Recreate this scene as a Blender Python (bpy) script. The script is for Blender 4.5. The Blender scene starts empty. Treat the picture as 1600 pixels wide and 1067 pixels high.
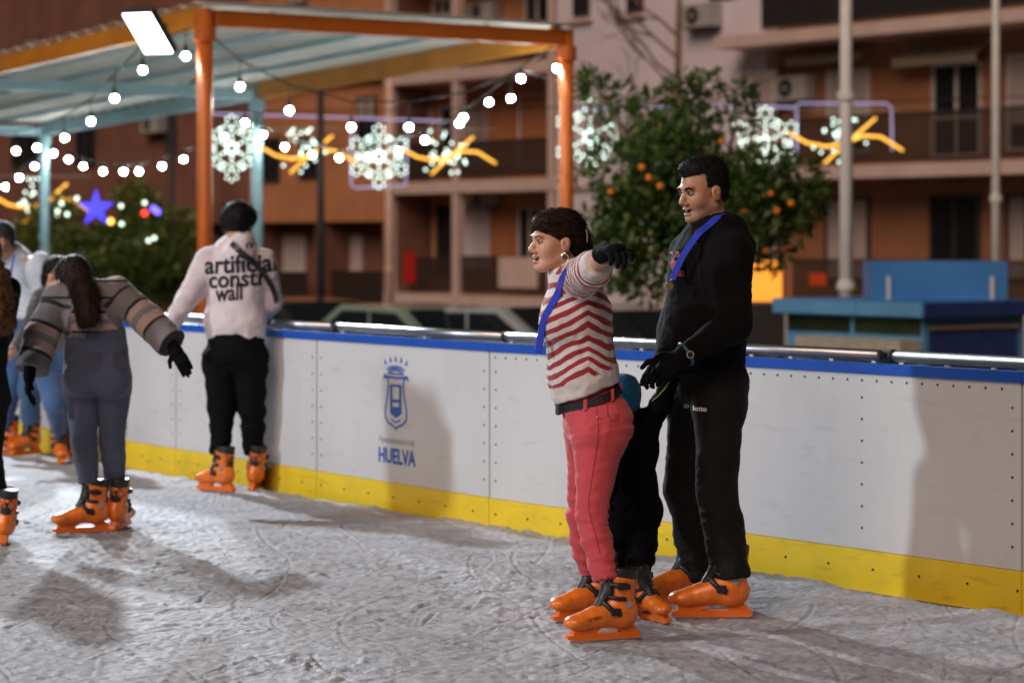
import bpy, bmesh, math, random
import numpy as np
from mathutils import Vector, Matrix
from mathutils.bvhtree import BVHTree

random.seed(7)
RNG = np.random.default_rng(7)
SC = bpy.context.scene
COL = SC.collection

# ------------------------------------------------------------------ camera
# 85 mm lens at standing height, level, framed a little below the horizon
FPX, CX, HY, CAMH = 3778.0, 800.0, 378.0, 1.5
cam_d = bpy.data.cameras.new('camera')
cam = bpy.data.objects.new('camera', cam_d); COL.objects.link(cam)
cam.location = (0, 0, CAMH); cam.rotation_euler = (math.pi / 2, 0, 0)
cam_d.sensor_width = 36.0; cam_d.lens = 85.0
cam_d.shift_y = -(533.5 - HY) / 1600.0
cam_d.clip_start = 0.1; cam_d.clip_end = 600
cam_d.dof.use_dof = True; cam_d.dof.focus_distance = 9.35; cam_d.dof.aperture_fstop = 2.5
SC.camera = cam

# ------------------------------------------------------------------ night sky, street light
world = bpy.data.worlds.new('World'); SC.world = world; world.use_nodes = True
wn, wl = world.node_tree.nodes, world.node_tree.links
sky = wn.new('ShaderNodeTexSky'); sky.sky_type = 'NISHITA'; sky.sun_disc = False
SUN_EL, SUN_AZ = math.radians(36), math.radians(203)          # azimuth clockwise from +Y
sky.sun_elevation = SUN_EL; sky.sun_rotation = SUN_AZ
tint = wn.new('ShaderNodeMix'); tint.data_type = 'RGBA'; tint.blend_type = 'MULTIPLY'
tint.inputs[0].default_value = 1.0; tint.inputs[7].default_value = (1.0, 0.72, 0.55, 1)
wl.new(sky.outputs[0], tint.inputs[6])
wl.new(tint.outputs[2], wn['Background'].inputs[0])
wn['Background'].inputs[1].default_value = 0.007

sun_d = bpy.data.lights.new('sun', 'SUN'); sun_d.energy = 1.5; sun_d.angle = math.radians(38)
sun_d.color = (1.0, 0.77, 0.63)
sun = bpy.data.objects.new('sun', sun_d); COL.objects.link(sun); sun.location = (-6, -10, 12)
sdir = Vector((math.sin(SUN_AZ) * math.cos(SUN_EL), math.cos(SUN_AZ) * math.cos(SUN_EL), math.sin(SUN_EL)))
sun.rotation_euler = sdir.to_track_quat('Z', 'Y').to_euler()

SC.view_settings.view_transform = 'Standard'; SC.view_settings.look = 'None'
SC.view_settings.gamma = 1.0; SC.view_settings.exposure = 0.08
SC.render.engine = 'CYCLES'
SC.cycles.use_denoising = True
SC.cycles.max_bounces = 6; SC.cycles.diffuse_bounces = 3; SC.cycles.glossy_bounces = 3
SC.cycles.transmission_bounces = 3; SC.cycles.transparent_max_bounces = 6
SC.cycles.caustics_reflective = False; SC.cycles.caustics_refractive = False
SC.cycles.sample_clamp_indirect = 4.0

def P(px, py, Y):
    """point at distance Y that the photograph shows at (px, py)"""
    return np.array(((px - CX) / FPX * Y, Y, CAMH - (py - HY) / FPX * Y))

# ------------------------------------------------------------------ materials
MATS = {}
def mat(name, col, rough=0.6, metal=0.0, var=0.12, vscale=6.0, bump=0.0, bscale=60.0, emit=0.0, ecol=None,
        spec=0.5, stretch=(1, 1, 1), sheen=0.0, coat=0.0, trans=0.0, alpha=1.0, sss=0.0):
    if name in MATS: return MATS[name]
    m = bpy.data.materials.new(name); m.use_nodes = True; MATS[name] = m
    N, L = m.node_tree.nodes, m.node_tree.links
    b = N['Principled BSDF']
    b.inputs['Roughness'].default_value = rough; b.inputs['Metallic'].default_value = metal
    b.inputs['Specular IOR Level'].default_value = spec
    b.inputs['Sheen Weight'].default_value = sheen; b.inputs['Coat Weight'].default_value = coat
    b.inputs['Transmission Weight'].default_value = trans; b.inputs['Alpha'].default_value = alpha
    if sss: 
        b.inputs['Subsurface Weight'].default_value = sss
        b.inputs['Subsurface Radius'].default_value = (0.012, 0.005, 0.003)
        b.inputs['Subsurface Scale'].default_value = 0.6
    c = tuple(col) + (1,)
    b.inputs['Base Color'].default_value = c
    tc = N.new('ShaderNodeTexCoord'); mp = N.new('ShaderNodeMapping'); mp.inputs['Scale'].default_value = stretch
    L.new(tc.outputs['Object'], mp.inputs['Vector'])
    if var > 0:
        n = N.new('ShaderNodeTexNoise'); n.inputs['Scale'].default_value = vscale; n.inputs['Detail'].default_value = 5
        L.new(mp.outputs[0], n.inputs['Vector'])
        r = N.new('ShaderNodeValToRGB')
        r.color_ramp.elements[0].position = 0.3; r.color_ramp.elements[1].position = 0.7
        r.color_ramp.elements[0].color = tuple(x * (1 - var) for x in col) + (1,)
        r.color_ramp.elements[1].color = tuple(min(1, x * (1 + var)) for x in col) + (1,)
        L.new(n.outputs['Fac'], r.inputs[0]); L.new(r.outputs[0], b.inputs['Base Color'])
    if bump > 0:
        n2 = N.new('ShaderNodeTexNoise'); n2.inputs['Scale'].default_value = bscale; n2.inputs['Detail'].default_value = 4
        L.new(mp.outputs[0], n2.inputs['Vector'])
        bp = N.new('ShaderNodeBump'); bp.inputs['Strength'].default_value = bump; bp.inputs['Distance'].default_value = 0.01
        L.new(n2.outputs['Fac'], bp.inputs['Height']); L.new(bp.outputs[0], b.inputs['Normal'])
    if emit > 0:
        b.inputs['Emission Color'].default_value = tuple(ecol or col) + (1,)
        b.inputs['Emission Strength'].default_value = emit
    return m

# ------------------------------------------------------------------ object helpers
BASE = {}
def tag(o, label, cat, group=None, kind=None):
    if label: o['label'] = label
    if cat: o['category'] = cat
    if group: o['group'] = group
    if kind: o['kind'] = kind
    return o
def thing(name, label, cat, base, group=None):
    o = bpy.data.objects.new(name, None); COL.objects.link(o)
    o.empty_display_size = 0.1
    o.location = tuple(float(x) for x in base); BASE[o] = np.array(base, float)
    return tag(o, label, cat, group)
def mesh_data(name, V, F, smooth=False):
    me = bpy.data.meshes.new(name)
    V = np.asarray(V, np.float32)
    if isinstance(F, np.ndarray):
        n, k = F.shape
        me.vertices.add(len(V)); me.vertices.foreach_set('co', V.ravel())
        me.loops.add(n * k); me.loops.foreach_set('vertex_index', F.astype(np.int32).ravel())
        me.polygons.add(n); me.polygons.foreach_set('loop_start', np.arange(0, n * k, k, dtype=np.int32))
        me.update(calc_edges=True)
    else:
        me.from_pydata([tuple(map(float, v)) for v in V], [], F); me.update()
    if smooth:
        me.polygons.foreach_set('use_smooth', np.ones(len(me.polygons), bool))
    return me
def obj(name, V, F, m, parent=None, smooth=False):
    """one mesh from world-space vertices; parented parts are stored relative to their thing's base"""
    V = np.asarray(V, float)
    b = BASE.get(parent, np.zeros(3)) if parent is not None else np.zeros(3)
    me = mesh_data(name, V - b, F, smooth)
    if m is not None: me.materials.append(m)
    o = bpy.data.objects.new(name, me); COL.objects.link(o)
    if parent is not None:
        o.parent = parent
    BASE[o] = b
    return o
def inst(name, me, parent=None, loc=(0, 0, 0), rot=None, scale=None):
    o = bpy.data.objects.new(name, me); COL.objects.link(o)
    b = BASE.get(parent, np.zeros(3)) if parent is not None else np.zeros(3)
    o.location = tuple(float(x) for x in (np.array(loc, float) - b))
    if rot is not None: o.rotation_euler = rot
    if scale is not None: o.scale = scale
    if parent is not None: o.parent = parent
    BASE[o] = np.array(loc, float)
    return o

class MB:
    """collects simple solids into one mesh"""
    def __init__(s): s.V, s.F = [], []
    def add(s, V, F):
        o = len(s.V); s.V += [tuple(map(float, v)) for v in V]; s.F += [tuple(i + o for i in f) for f in F]; return s
    def box(s, lo, hi, M=None):
        x0, y0, z0 = lo; x1, y1, z1 = hi
        V = [(x0,y0,z0),(x1,y0,z0),(x1,y1,z0),(x0,y1,z0),(x0,y0,z1),(x1,y0,z1),(x1,y1,z1),(x0,y1,z1)]
        if M is not None: V = [M(np.array(v)) for v in V]
        return s.add(V, [(0,3,2,1),(4,5,6,7),(0,1,5,4),(1,2,6,5),(2,3,7,6),(3,0,4,7)])
    def tube(s, pts, r, n=8, caps=True):
        pts = [np.array(p, float) for p in pts]; rs = r if hasattr(r, '__len__') else [r] * len(pts)
        V, F = [], []; up = np.array((0, 0, 1.0)); prev = None
        for i, p in enumerate(pts):
            t = pts[min(i + 1, len(pts) - 1)] - pts[max(i - 1, 0)]; t /= (np.linalg.norm(t) + 1e-9)
            if prev is None:
                a = np.cross(t, up)
                if np.linalg.norm(a) < 0.05: a = np.cross(t, (1.0, 0, 0))
            else: a = prev - t * prev.dot(t)
            a /= np.linalg.norm(a) + 1e-9; prev = a; b = np.cross(t, a)
            for k in range(n):
                th = 2 * math.pi * k / n; V.append(p + rs[i] * (math.cos(th) * a + math.sin(th) * b))
        for i in range(len(pts) - 1):
            for k in range(n):
                F.append((i*n+k, i*n+(k+1)%n, (i+1)*n+(k+1)%n, (i+1)*n+k))
        if caps: F.append(tuple(range(n-1, -1, -1))); F.append(tuple((len(pts)-1)*n + k for k in range(n)))
        return s.add(V, F)
    def ball(s, c, r, n=8, m=6, sc=(1, 1, 1)):
        V = [(c[0], c[1], c[2] - r*sc[2])]
        for i in range(1, m):
            ph = -math.pi/2 + math.pi*i/m
            for k in range(n):
                th = 2*math.pi*k/n
                V.append((c[0]+r*sc[0]*math.cos(ph)*math.cos(th), c[1]+r*sc[1]*math.cos(ph)*math.sin(th), c[2]+r*sc[2]*math.sin(ph)))
        V.append((c[0], c[1], c[2] + r*sc[2])); F = []
        for k in range(n): F.append((0, 1+(k+1)%n, 1+k))
        for i in range(m-2):
            for k in range(n): F.append((1+i*n+k, 1+i*n+(k+1)%n, 1+(i+1)*n+(k+1)%n, 1+(i+1)*n+k))
        e = len(V)-1; q = 1+(m-2)*n
        for k in range(n): F.append((e, q+k, q+(k+1)%n))
        return s.add(V, F)
    def prism(s, poly, M, d0, d1):
        """polygon (u,v) extruded from depth d0 to d1 and mapped by M(u,v,d)"""
        n = len(poly); V = [M(u, v, d0) for u, v in poly] + [M(u, v, d1) for u, v in poly]
        F = [tuple(range(n-1, -1, -1)), tuple(range(n, 2*n))] + [(i, (i+1) % n, n+(i+1) % n, n+i) for i in range(n)]
        return s.add(V, F)
    def build(s, name, m, parent=None, smooth=False): return obj(name, s.V, s.F, m, parent, smooth)
    def data(s, name, m=None, smooth=False):
        me = mesh_data(name, s.V, s.F, smooth)
        if m is not None: me.materials.append(m)
        return me

# ------------------------------------------------------------------ numpy noise
_perm = RNG.random((64, 64, 64)).astype(np.float32)
def vnoise(p):
    p = np.asarray(p, np.float32); i = np.floor(p).astype(int); f = p - i; f = f*f*(3-2*f)
    def g(dx, dy, dz): return _perm[(i[..., 0]+dx) & 63, (i[..., 1]+dy) & 63, (i[..., 2]+dz) & 63]
    x, y, z = f[..., 0], f[..., 1], f[..., 2]
    a = g(0,0,0)*(1-x)+g(1,0,0)*x; b = g(0,1,0)*(1-x)+g(1,1,0)*x
    c = g(0,0,1)*(1-x)+g(1,0,1)*x; d = g(0,1,1)*(1-x)+g(1,1,1)*x
    return ((a*(1-y)+b*y)*(1-z)+(c*(1-y)+d*y)*z)*2-1
def fbm(p, o=4, g=0.5):
    p = np.asarray(p, np.float32); s = 0; a = 1.0
    for k in range(o): s = s + a*vnoise(p + 17.3*k); p = p*2.03; a *= g
    return s

# ------------------------------------------------------------------ implicit surfaces -> meshes
def nrm(v): v = np.array(v, float); return v/(np.linalg.norm(v)+1e-12)
def C(a, b, ra, rb, k=0.02, flat=None, cap=False): return ('c', np.array(a, float), np.array(b, float), ra, rb, k, flat, cap)
def E(c, r, k=0.02, R=None): return ('e', np.array(c, float), np.array(r, float) if hasattr(r, '__len__') else np.array((r, r, r), float), R, k)
def _bbox(q):
    if q[0] == 'c':
        m = max(q[3], q[4])*(max(1.0, q[6][1]) if q[6] else 1.0)
        return np.minimum(q[1], q[2])-m, np.maximum(q[1], q[2])+m
    m = q[2].max() if q[3] is not None else q[2]
    return q[1]-m, q[1]+m
def _eval(q, X, Y, Z):
    if q[0] == 'c':
        _, a, b, ra, rb, k, flat, cap = q
        d = b-a; L = np.linalg.norm(d)+1e-9; u = d/L
        px, py, pz = X-a[0], Y-a[1], Z-a[2]
        t = px*u[0]+py*u[1]+pz*u[2]; tc = np.clip(t, 0, L)
        qx, qy, qz = px-tc*u[0], py-tc*u[1], pz-tc*u[2]
        if cap: qx, qy, qz = px-t*u[0], py-t*u[1], pz-t*u[2]
        if flat is not None:
            n, s = nrm(flat[0]), flat[1]
            c = (qx*n[0]+qy*n[1]+qz*n[2])*(1/s-1)
            qx, qy, qz = qx+c*n[0], qy+c*n[1], qz+c*n[2]
        r = np.sqrt(qx*qx+qy*qy+qz*qz)-(ra+(rb-ra)*tc/L)
        if cap: r = np.maximum(r, np.maximum(-t, t-L))
        return r
    _, c, r, R, k = q
    px, py, pz = X-c[0], Y-c[1], Z-c[2]
    if R is not None:
        px, py, pz = (R[0,0]*px+R[1,0]*py+R[2,0]*pz, R[0,1]*px+R[1,1]*py+R[2,1]*pz, R[0,2]*px+R[1,2]*py+R[2,2]*pz)
    k0 = np.sqrt((px/r[0])**2+(py/r[1])**2+(pz/r[2])**2)
    k1 = np.sqrt((px/r[0]**2)**2+(py/r[1]**2)**2+(pz/r[2]**2)**2)+1e-9
    return k0*(k0-1)/k1
def smin(a, b, k):
    h = np.clip(k-np.abs(a-b), 0, None)/k
    return np.minimum(a, b)-h*h*k*0.25
def sdf(prims, res, subs=(), cuts=(), zfine=None, pad=0.03):
    """smooth union of prims, minus subs, cut by functions cut(X,Y,Z)>0; returns quads"""
    lo = np.min([_bbox(q)[0] for q in prims], 0)-pad; hi = np.max([_bbox(q)[1] for q in prims], 0)+pad
    xs = np.arange(lo[0], hi[0], res); ys = np.arange(lo[1], hi[1], res)
    if zfine: zs = np.concatenate([np.arange(lo[2], zfine[0], zfine[1]), np.arange(zfine[0], hi[2], res)])
    else: zs = np.arange(lo[2], hi[2], res)
    xs, ys, zs = xs.astype(np.float32), ys.astype(np.float32), zs.astype(np.float32)
    D = np.full((len(xs), len(ys), len(zs)), 0.5, np.float32)
    def sl(q, m):
        a, b = _bbox(q); a = a-m; b = b+m; s = []
        for ax, l, h in ((xs, a[0], b[0]), (ys, a[1], b[1]), (zs, a[2], b[2])):
            s.append(slice(max(0, np.searchsorted(ax, l)-1), min(len(ax), np.searchsorted(ax, h)+1)))
        return tuple(s)
    def co(s): return xs[s[0]][:, None, None], ys[s[1]][None, :, None], zs[s[2]][None, None, :]
    for q in prims:
        k = q[5] if q[0] == 'c' else q[4]
        s = sl(q, k+0.03); D[s] = smin(D[s], _eval(q, *co(s)).astype(np.float32), max(k, 1e-4))
    for q in subs:
        k = q[5] if q[0] == 'c' else q[4]
        s = sl(q, k+0.02); D[s] = -smin(-D[s], _eval(q, *co(s)).astype(np.float32), max(k, 1e-4))
    full = (slice(None),)*3
    for c in cuts: D = np.maximum(D, c(*co(full)).astype(np.float32))
    return surfnet(D, xs, ys, zs)
def surfnet(D, xs, ys, zs):
    D = D.copy(); D[0] = D[-1] = 0.5; D[:, 0] = D[:, -1] = 0.5; D[:, :, 0] = D[:, :, -1] = 0.5
    I = D < 0
    def cn(A, i, j, k): return A[i:A.shape[0]-1+i, j:A.shape[1]-1+j, k:A.shape[2]-1+k]
    cnt = np.zeros(tuple(n-1 for n in D.shape), np.int8)
    for i in (0, 1):
        for j in (0, 1):
            for k in (0, 1): cnt += cn(I, i, j, k)
    act = (cnt > 0) & (cnt < 8)
    ai, aj, ak = np.nonzero(act); n = len(ai)
    idx = np.full(act.shape, -1, np.int32); idx[ai, aj, ak] = np.arange(n)
    S = np.zeros((n, 3)); W = np.zeros(n)
    cs = [(i, j, k) for i in (0, 1) for j in (0, 1) for k in (0, 1)]
    for a in cs:
        for ax in range(3):
            if a[ax]: continue
            b = list(a); b[ax] = 1
            da = D[ai+a[0], aj+a[1], ak+a[2]]; db = D[ai+b[0], aj+b[1], ak+b[2]]
            m = (da < 0) != (db < 0)
            t = np.where(m, da/(np.where(m, da-db, 1)), 0)
            pos = np.array(a, float)[None, :].repeat(n, 0); pos[:, ax] += t
            S[m] += pos[m]; W[m] += 1
    S /= W[:, None]
    def lerp(ax, i, f): return ax[i]+(ax[np.minimum(i+1, len(ax)-1)]-ax[i])*f
    V = np.stack([lerp(xs, ai, S[:, 0]), lerp(ys, aj, S[:, 1]), lerp(zs, ak, S[:, 2])], 1)
    Fs = []
    for ax in range(3):
        A = I
        s0 = [slice(None)]*3; s1 = [slice(None)]*3; s0[ax] = slice(0, -1); s1[ax] = slice(1, None)
        a, b = A[tuple(s0)], A[tuple(s1)]
        e = np.argwhere(a != b); flip = a[tuple(e.T)]
        o1, o2 = [(1, 2), (2, 0), (0, 1)][ax]
        d1 = np.zeros(3, int); d1[o1] = 1; d2 = np.zeros(3, int); d2[o2] = 1
        ok = (e[:, o1] > 0) & (e[:, o2] > 0)
        e, flip = e[ok], flip[ok]
        q = np.stack([idx[tuple((e-d1-d2).T)], idx[tuple((e-d2).T)], idx[tuple(e.T)], idx[tuple((e-d1).T)]], 1)
        q[~flip] = q[~flip][:, ::-1]
        Fs.append(q)
    F = np.concatenate(Fs); F = F[(F >= 0).all(1)]
    return V, F
def vnormals(V, F):
    n = np.cross(V[F[:, 2]]-V[F[:, 0]], V[F[:, 3]]-V[F[:, 1]])
    N = np.zeros_like(V)
    for k in range(4): np.add.at(N, F[:, k], n)
    return N/(np.linalg.norm(N, axis=1, keepdims=True)+1e-12)
def wrinkle(V, F, amp, freq, seed=0, o=3, ridge=False):
    """push the surface in and out like cloth folds"""
    n = fbm(V*np.array(freq)+seed, o)
    if ridge: n = 1-2*np.abs(n)
    a = amp(V) if callable(amp) else amp
    return V+vnormals(V, F)*(a*n)[:, None]
def relax(V, F, it=2):
    for _ in range(it):
        S = np.zeros_like(V); W = np.zeros(len(V))
        for k in range(4):
            np.add.at(S, F[:, k], V[F[:, (k+1) % 4]]); np.add.at(S, F[:, (k+1) % 4], V[F[:, k]])
            np.add.at(W, F[:, k], 1); np.add.at(W, F[:, (k+1) % 4], 1)
        V = 0.5*V+0.5*S/W[:, None]
    return V
def fattr(o, name, vals):
    at = o.data.attributes.new(name, 'FLOAT', 'POINT'); at.data.foreach_set('value', np.asarray(vals, np.float32))
# ================================================================== SETTING: ground, platform, ice
STREET = -0.8
m_asph = mat('asphalt', (0.05, 0.047, 0.047), 0.8, var=0.3, vscale=2.0, bump=0.3, bscale=40)
MB().box((-130, -40, STREET-0.3), (110, 190, STREET)).build('street', m_asph)['kind'] = 'structure'
J = np.array((-0.118, 12.71))                                     # the bend in the barrier
DA = nrm((2.09+0.118, 9.87-12.71)); DB = nrm((-3.45+0.118, 17.6-12.71))
NA = np.array((DA[1], -DA[0])); NA = NA if NA[1] < 0 else -NA       # normals towards the ice
NB = np.array((DB[1], -DB[0])); NB = NB if NB[1] < 0 else -NB
def wall_at(px):
    """place on the barrier seen at picture column px -> (branch, run from the bend)"""
    k = (px-CX)/FPX
    for br, d in (('A', DA), ('B', DB)):
        t = (k*J[1]-J[0])/(d[0]-k*d[1])
        if t >= -1e-6: return br, t
    return 'A', 0.0
def wall_xy(br, t, off=0.0):
    d, n = (DA, NA) if br == 'A' else (DB, NB)
    p = J+d*t+n*off
    return p
def wall_frame(br):
    d, n = (DA, NA) if br == 'A' else (DB, NB)
    sg = 1 if br == 'A' else -1                                   # s grows to picture right
    def M(s, z, dep):                                             # s metres right of the bend
        p = J+d*(s*sg)+n*dep
        return np.array((p[0], p[1], z))
    return M
m_conc = mat('platform_concrete', (0.22, 0.21, 0.2), 0.8, var=0.2)
pp = [J+DB*14+NB*22, J+DA*9+NA*22, J+DA*9-NA*0.9, J-(NA+NB)/np.linalg.norm(NA+NB)*0.9, J+DB*14-NB*0.9]
pb = MB(); pb.prism([(a[0], a[1]) for a in pp], lambda u, v, d: np.array((u, v, d)), STREET+0.002, -0.03)
pb.build('rink_platform', m_conc)['kind'] = 'structure'

xs = np.concatenate([np.arange(-13, -3.0, 0.25), np.arange(-3.0, 2.6, 0.0095), np.arange(2.6, 7.0, 0.25)])
ys = np.concatenate([np.arange(-7, 7.6, 0.25), np.arange(7.6, 13, 0.0125), np.arange(13, 18.5, 0.026), np.arange(18.5, 26, 0.25)])
GX, GY = np.meshgrid(xs, ys, indexing='ij')
pt = np.stack([GX, GY, np.zeros_like(GX)], -1)
H = 0.0035*fbm(pt*2.2, 3)+0.0020*(1-2*np.abs(fbm(pt*np.array((7, 13, 1))+5, 4)))+0.0045*fbm(pt*36+9, 3)
lump = np.clip(fbm(pt*np.array((15, 21, 1))+31, 3)-0.3, 0, None)*np.clip(0.5+fbm(pt*1.1+71, 2), 0, 1); H += 0.014*lump
gr = np.random.default_rng(5)
GRV = np.zeros_like(GX)
for i in range(1300):                                              # skate cuts: shallow arcs with a raised lip
    cx_, cy_ = gr.uniform(-2.8, 2.5), gr.uniform(7.7, 15.5)
    R_ = 0.5+7*gr.random()**2; a0 = gr.uniform(0, 6.28); da = min(2.6, gr.uniform(0.2, 1.5)/R_)
    ox, oy = cx_-R_*math.cos(a0), cy_-R_*math.sin(a0)
    pts = np.array([(ox+R_*math.cos(a0+da*t), oy+R_*math.sin(a0+da*t)) for t in (0, .25, .5, .75, 1)])
    l, h = pts.min(0)-0.06, pts.max(0)+0.06
    sx = slice(*np.searchsorted(xs, (l[0], h[0]))); sy = slice(*np.searchsorted(ys, (l[1], h[1])))
    gx, gy = GX[sx, sy], GY[sx, sy]
    if gx.size == 0: continue
    rr = np.hypot(gx-ox, gy-oy)-R_
    ang = np.mod(np.arctan2(gy-oy, gx-ox)-a0, 2*math.pi)
    w = gr.uniform(0.0042, 0.0075); dep = 0.0012+0.006*gr.random()**2
    fade = np.clip(np.minimum(ang, da-ang)*R_/0.12, 0, 1)*(ang < da)
    GRV[sx, sy] += (-dep*np.exp(-(rr/w)**2)+0.55*dep*np.exp(-((rr-2.1*w)/w)**2)+0.3*dep*np.exp(-((rr+2.1*w)/w)**2))*fade
H += GRV
inA = (GX-J[0])*NA[0]+(GY-J[1])*NA[1]; inB = (GX-J[0])*NB[0]+(GY-J[1])*NB[1]
dist = np.minimum(inA, inB)
H += np.clip(0.016*np.exp(-np.clip(dist, 0, None)/0.09)*(0.5+0.8*fbm(pt*np.array((7, 7, 1))+3, 4)), 0, 0.03)
nx, ny = GX.shape
idx = np.arange(nx*ny).reshape(nx, ny)
F = np.stack([idx[:-1, :-1], idx[1:, :-1], idx[1:, 1:], idx[:-1, 1:]], -1).reshape(-1, 4)
ok = (dist.ravel()[F] > -0.03).all(1)
F = F[ok]; used, inv = np.unique(F, return_inverse=True); F = inv.reshape(-1, 4)
IV = np.stack([GX, GY, H], -1).reshape(-1, 3)[used]
m_ice = bpy.data.materials.new('scraped_ice'); m_ice.use_nodes = True
N, L = m_ice.node_tree.nodes, m_ice.node_tree.links; b = N['Principled BSDF']
tc = N.new('ShaderNodeTexCoord')
n1 = N.new('ShaderNodeTexNoise'); n1.inputs['Scale'].default_value = 3.0; n1.inputs['Detail'].default_value = 9; n1.inputs['Roughness'].default_value = 0.68
mp = N.new('ShaderNodeMapping'); mp.inputs['Scale'].default_value = (1.0, 1.7, 1); mp.inputs['Rotation'].default_value = (0, 0, 0.4)
L.new(tc.outputs['Object'], mp.inputs[0]); L.new(mp.outputs[0], n1.inputs['Vector'])
ga = N.new('ShaderNodeAttribute'); ga.attribute_name = 'groove'
ad = N.new('ShaderNodeMath'); ad.operation = 'ADD'; L.new(n1.outputs['Fac'], ad.inputs[0]); L.new(ga.outputs['Fac'], ad.inputs[1])
r1 = N.new('ShaderNodeValToRGB'); r1.color_ramp.elements[0].position = 0.32; r1.color_ramp.elements[1].position = 0.66
r1.color_ramp.elements[0].color = (0.28, 0.275, 0.295, 1); r1.color_ramp.elements[1].color = (0.50, 0.49, 0.51, 1)
L.new(ad.outputs[0], r1.inputs[0]); L.new(r1.outputs[0], b.inputs['Base Color'])
r2 = N.new('ShaderNodeMapRange'); r2.inputs[1].default_value = 0.35; r2.inputs[2].default_value = 0.7
r2.inputs[3].default_value = 0.55; r2.inputs[4].default_value = 0.85; b.inputs['Specular IOR Level'].default_value = 0.18; L.new(ad.outputs[0], r2.inputs[0]); L.new(r2.outputs[0], b.inputs['Roughness'])
n3 = N.new('ShaderNodeTexNoise'); n3.inputs['Scale'].default_value = 120; n3.inputs['Detail'].default_value = 6
L.new(mp.outputs[0], n3.inputs['Vector'])
bp = N.new('ShaderNodeBump'); bp.inputs['Strength'].default_value = 0.6; bp.inputs['Distance'].default_value = 0.008
L.new(n3.outputs['Fac'], bp.inputs['Height']); L.new(bp.outputs[0], b.inputs['Normal'])
ice = obj('ice', IV, F, m_ice, smooth=True); ice['kind'] = 'structure'
fattr(ice, 'groove', (GRV.ravel()[used]*22).clip(-0.3, 0.25))

# ================================================================== RINK BARRIER
m_white = mat('barrier_white', (0.63, 0.64, 0.66), 0.27, var=0.06, vscale=1.6, bump=0.10, bscale=4, stretch=(1, 1, 0.25))
def scuffed(m, dark, amt):
    N, L = m.node_tree.nodes, m.node_tree.links; b = N['Principled BSDF']; src = b.inputs['Base Color'].links[0].from_socket
    tc = N.new('ShaderNodeTexCoord'); prev = src
    for sc, st, lo, hi in ((5.0, (1, 1, 5), .60, .70), (2.2, (1, 1, 1.4), .55, .75), (26.0, (1, 1, 7), .66, .70)):
        mp = N.new('ShaderNodeMapping'); mp.inputs['Scale'].default_value = st; n = N.new('ShaderNodeTexNoise'); n.inputs['Scale'].default_value = sc; n.inputs['Detail'].default_value = 7
        L.new(tc.outputs['Object'], mp.inputs[0]); L.new(mp.outputs[0], n.inputs['Vector'])
        r = N.new('ShaderNodeMapRange'); r.inputs[1].default_value = lo; r.inputs[2].default_value = hi; r.inputs[4].default_value = amt; L.new(n.outputs['Fac'], r.inputs[0])
        mx = N.new('ShaderNodeMix'); mx.data_type = 'RGBA'; L.new(r.outputs[0], mx.inputs[0]); L.new(prev, mx.inputs[6]); mx.inputs[7].default_value = dark+(1,); prev = mx.outputs[2]
    L.new(prev, b.inputs['Base Color'])
scuffed(m_white, (.40, .39, .40), .2)
m_yel = mat('kick_yellow', (0.86, 0.62, 0.03), 0.4, var=0.10, vscale=3, bump=0.08, bscale=9)
scuffed(m_yel, (.42, .27, .04), .35)
m_blue = mat('cap_blue', (0.012, 0.085, 0.46), 0.35, var=0.08)
m_screw = mat('screw_dark', (0.10, 0.10, 0.11), 0.4, metal=0.7, var=0)
m_seam = mat('joint_dark', (0.05, 0.035, 0.03), 0.7, var=0.1)
bar = thing('rink_barrier', 'white rink barrier with yellow kick strip and blue top edge along the ice', 'barrier', (J[0], J[1], 0))
TOPZ, KZ, CAPZ = 0.97, 0.155, 0.925
scr = MB(); scr.tube([(0, 0, 0), (0, 0.004, 0)], 0.0055, 8); scr_me = scr.data('screw', m_screw)
def sA(px): br, t = wall_at(px); return ('A', t) if br == 'A' else ('B', -t)
joints = {'A': [0.0, sA(1597)[1], sA(1597)[1]+3.6], 'B': [0.0, sA(495)[1], sA(275)[1], sA(275)[1]-1.9, sA(275)[1]-3.9, sA(275)[1]-5.9]}
for br in ('A', 'B'):
    M = wall_frame(br); js = joints[br]
    for i in range(len(js)-1):
        s0, s1 = sorted((js[i], js[i+1])); g = 0.006
        pan = MB().box((s0+g, KZ+0.002, -0.04), (s1-g, CAPZ-0.001, 0.0), lambda v: M(v[0], v[1], v[2])).build('panel', m_white, bar)
        MB().box((s0+g*0.4, -0.028, -0.042), (s1-g*0.4, KZ, 0.004), lambda v: M(v[0], v[1], v[2])).build('kick_strip', m_yel, pan)
        MB().box((s0+0.001, CAPZ, -0.05), (s1-0.001, TOPZ, 0.012), lambda v: M(v[0], v[1], v[2])).build('top_cap', m_blue, pan)
        MB().box((s0-0.02, 0.01, -0.046), (s0+0.02, CAPZ-0.004, -0.041), lambda v: M(v[0], v[1], v[2])).build('joint_strip', m_seam, pan)
        rz = math.atan2((DA if br == 'A' else -DB)[1], (DA if br == 'A' else -DB)[0])
        pts = []
        full = (br == 'A')
        if full: pts += [(s, CAPZ-0.03) for s in np.arange(s0+0.05, s1-0.02, 0.088)]
        cols = [s0+0.055, s1-0.05]
        if br == 'A' and i == 0: cols.append(sA(1347)[1])
        for c in cols: pts += [(c, z) for z in np.linspace(0.25, 0.82, 7)]
        pts += [(s, 0.075) for s in np.arange(s0+0.06, s1, 0.27)]
        for s, z in pts:
            p = M(s, z, 0.0095 if z < KZ else 0.003); inst('screw', scr_me, pan, p, (0, 0, rz)); 
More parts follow.
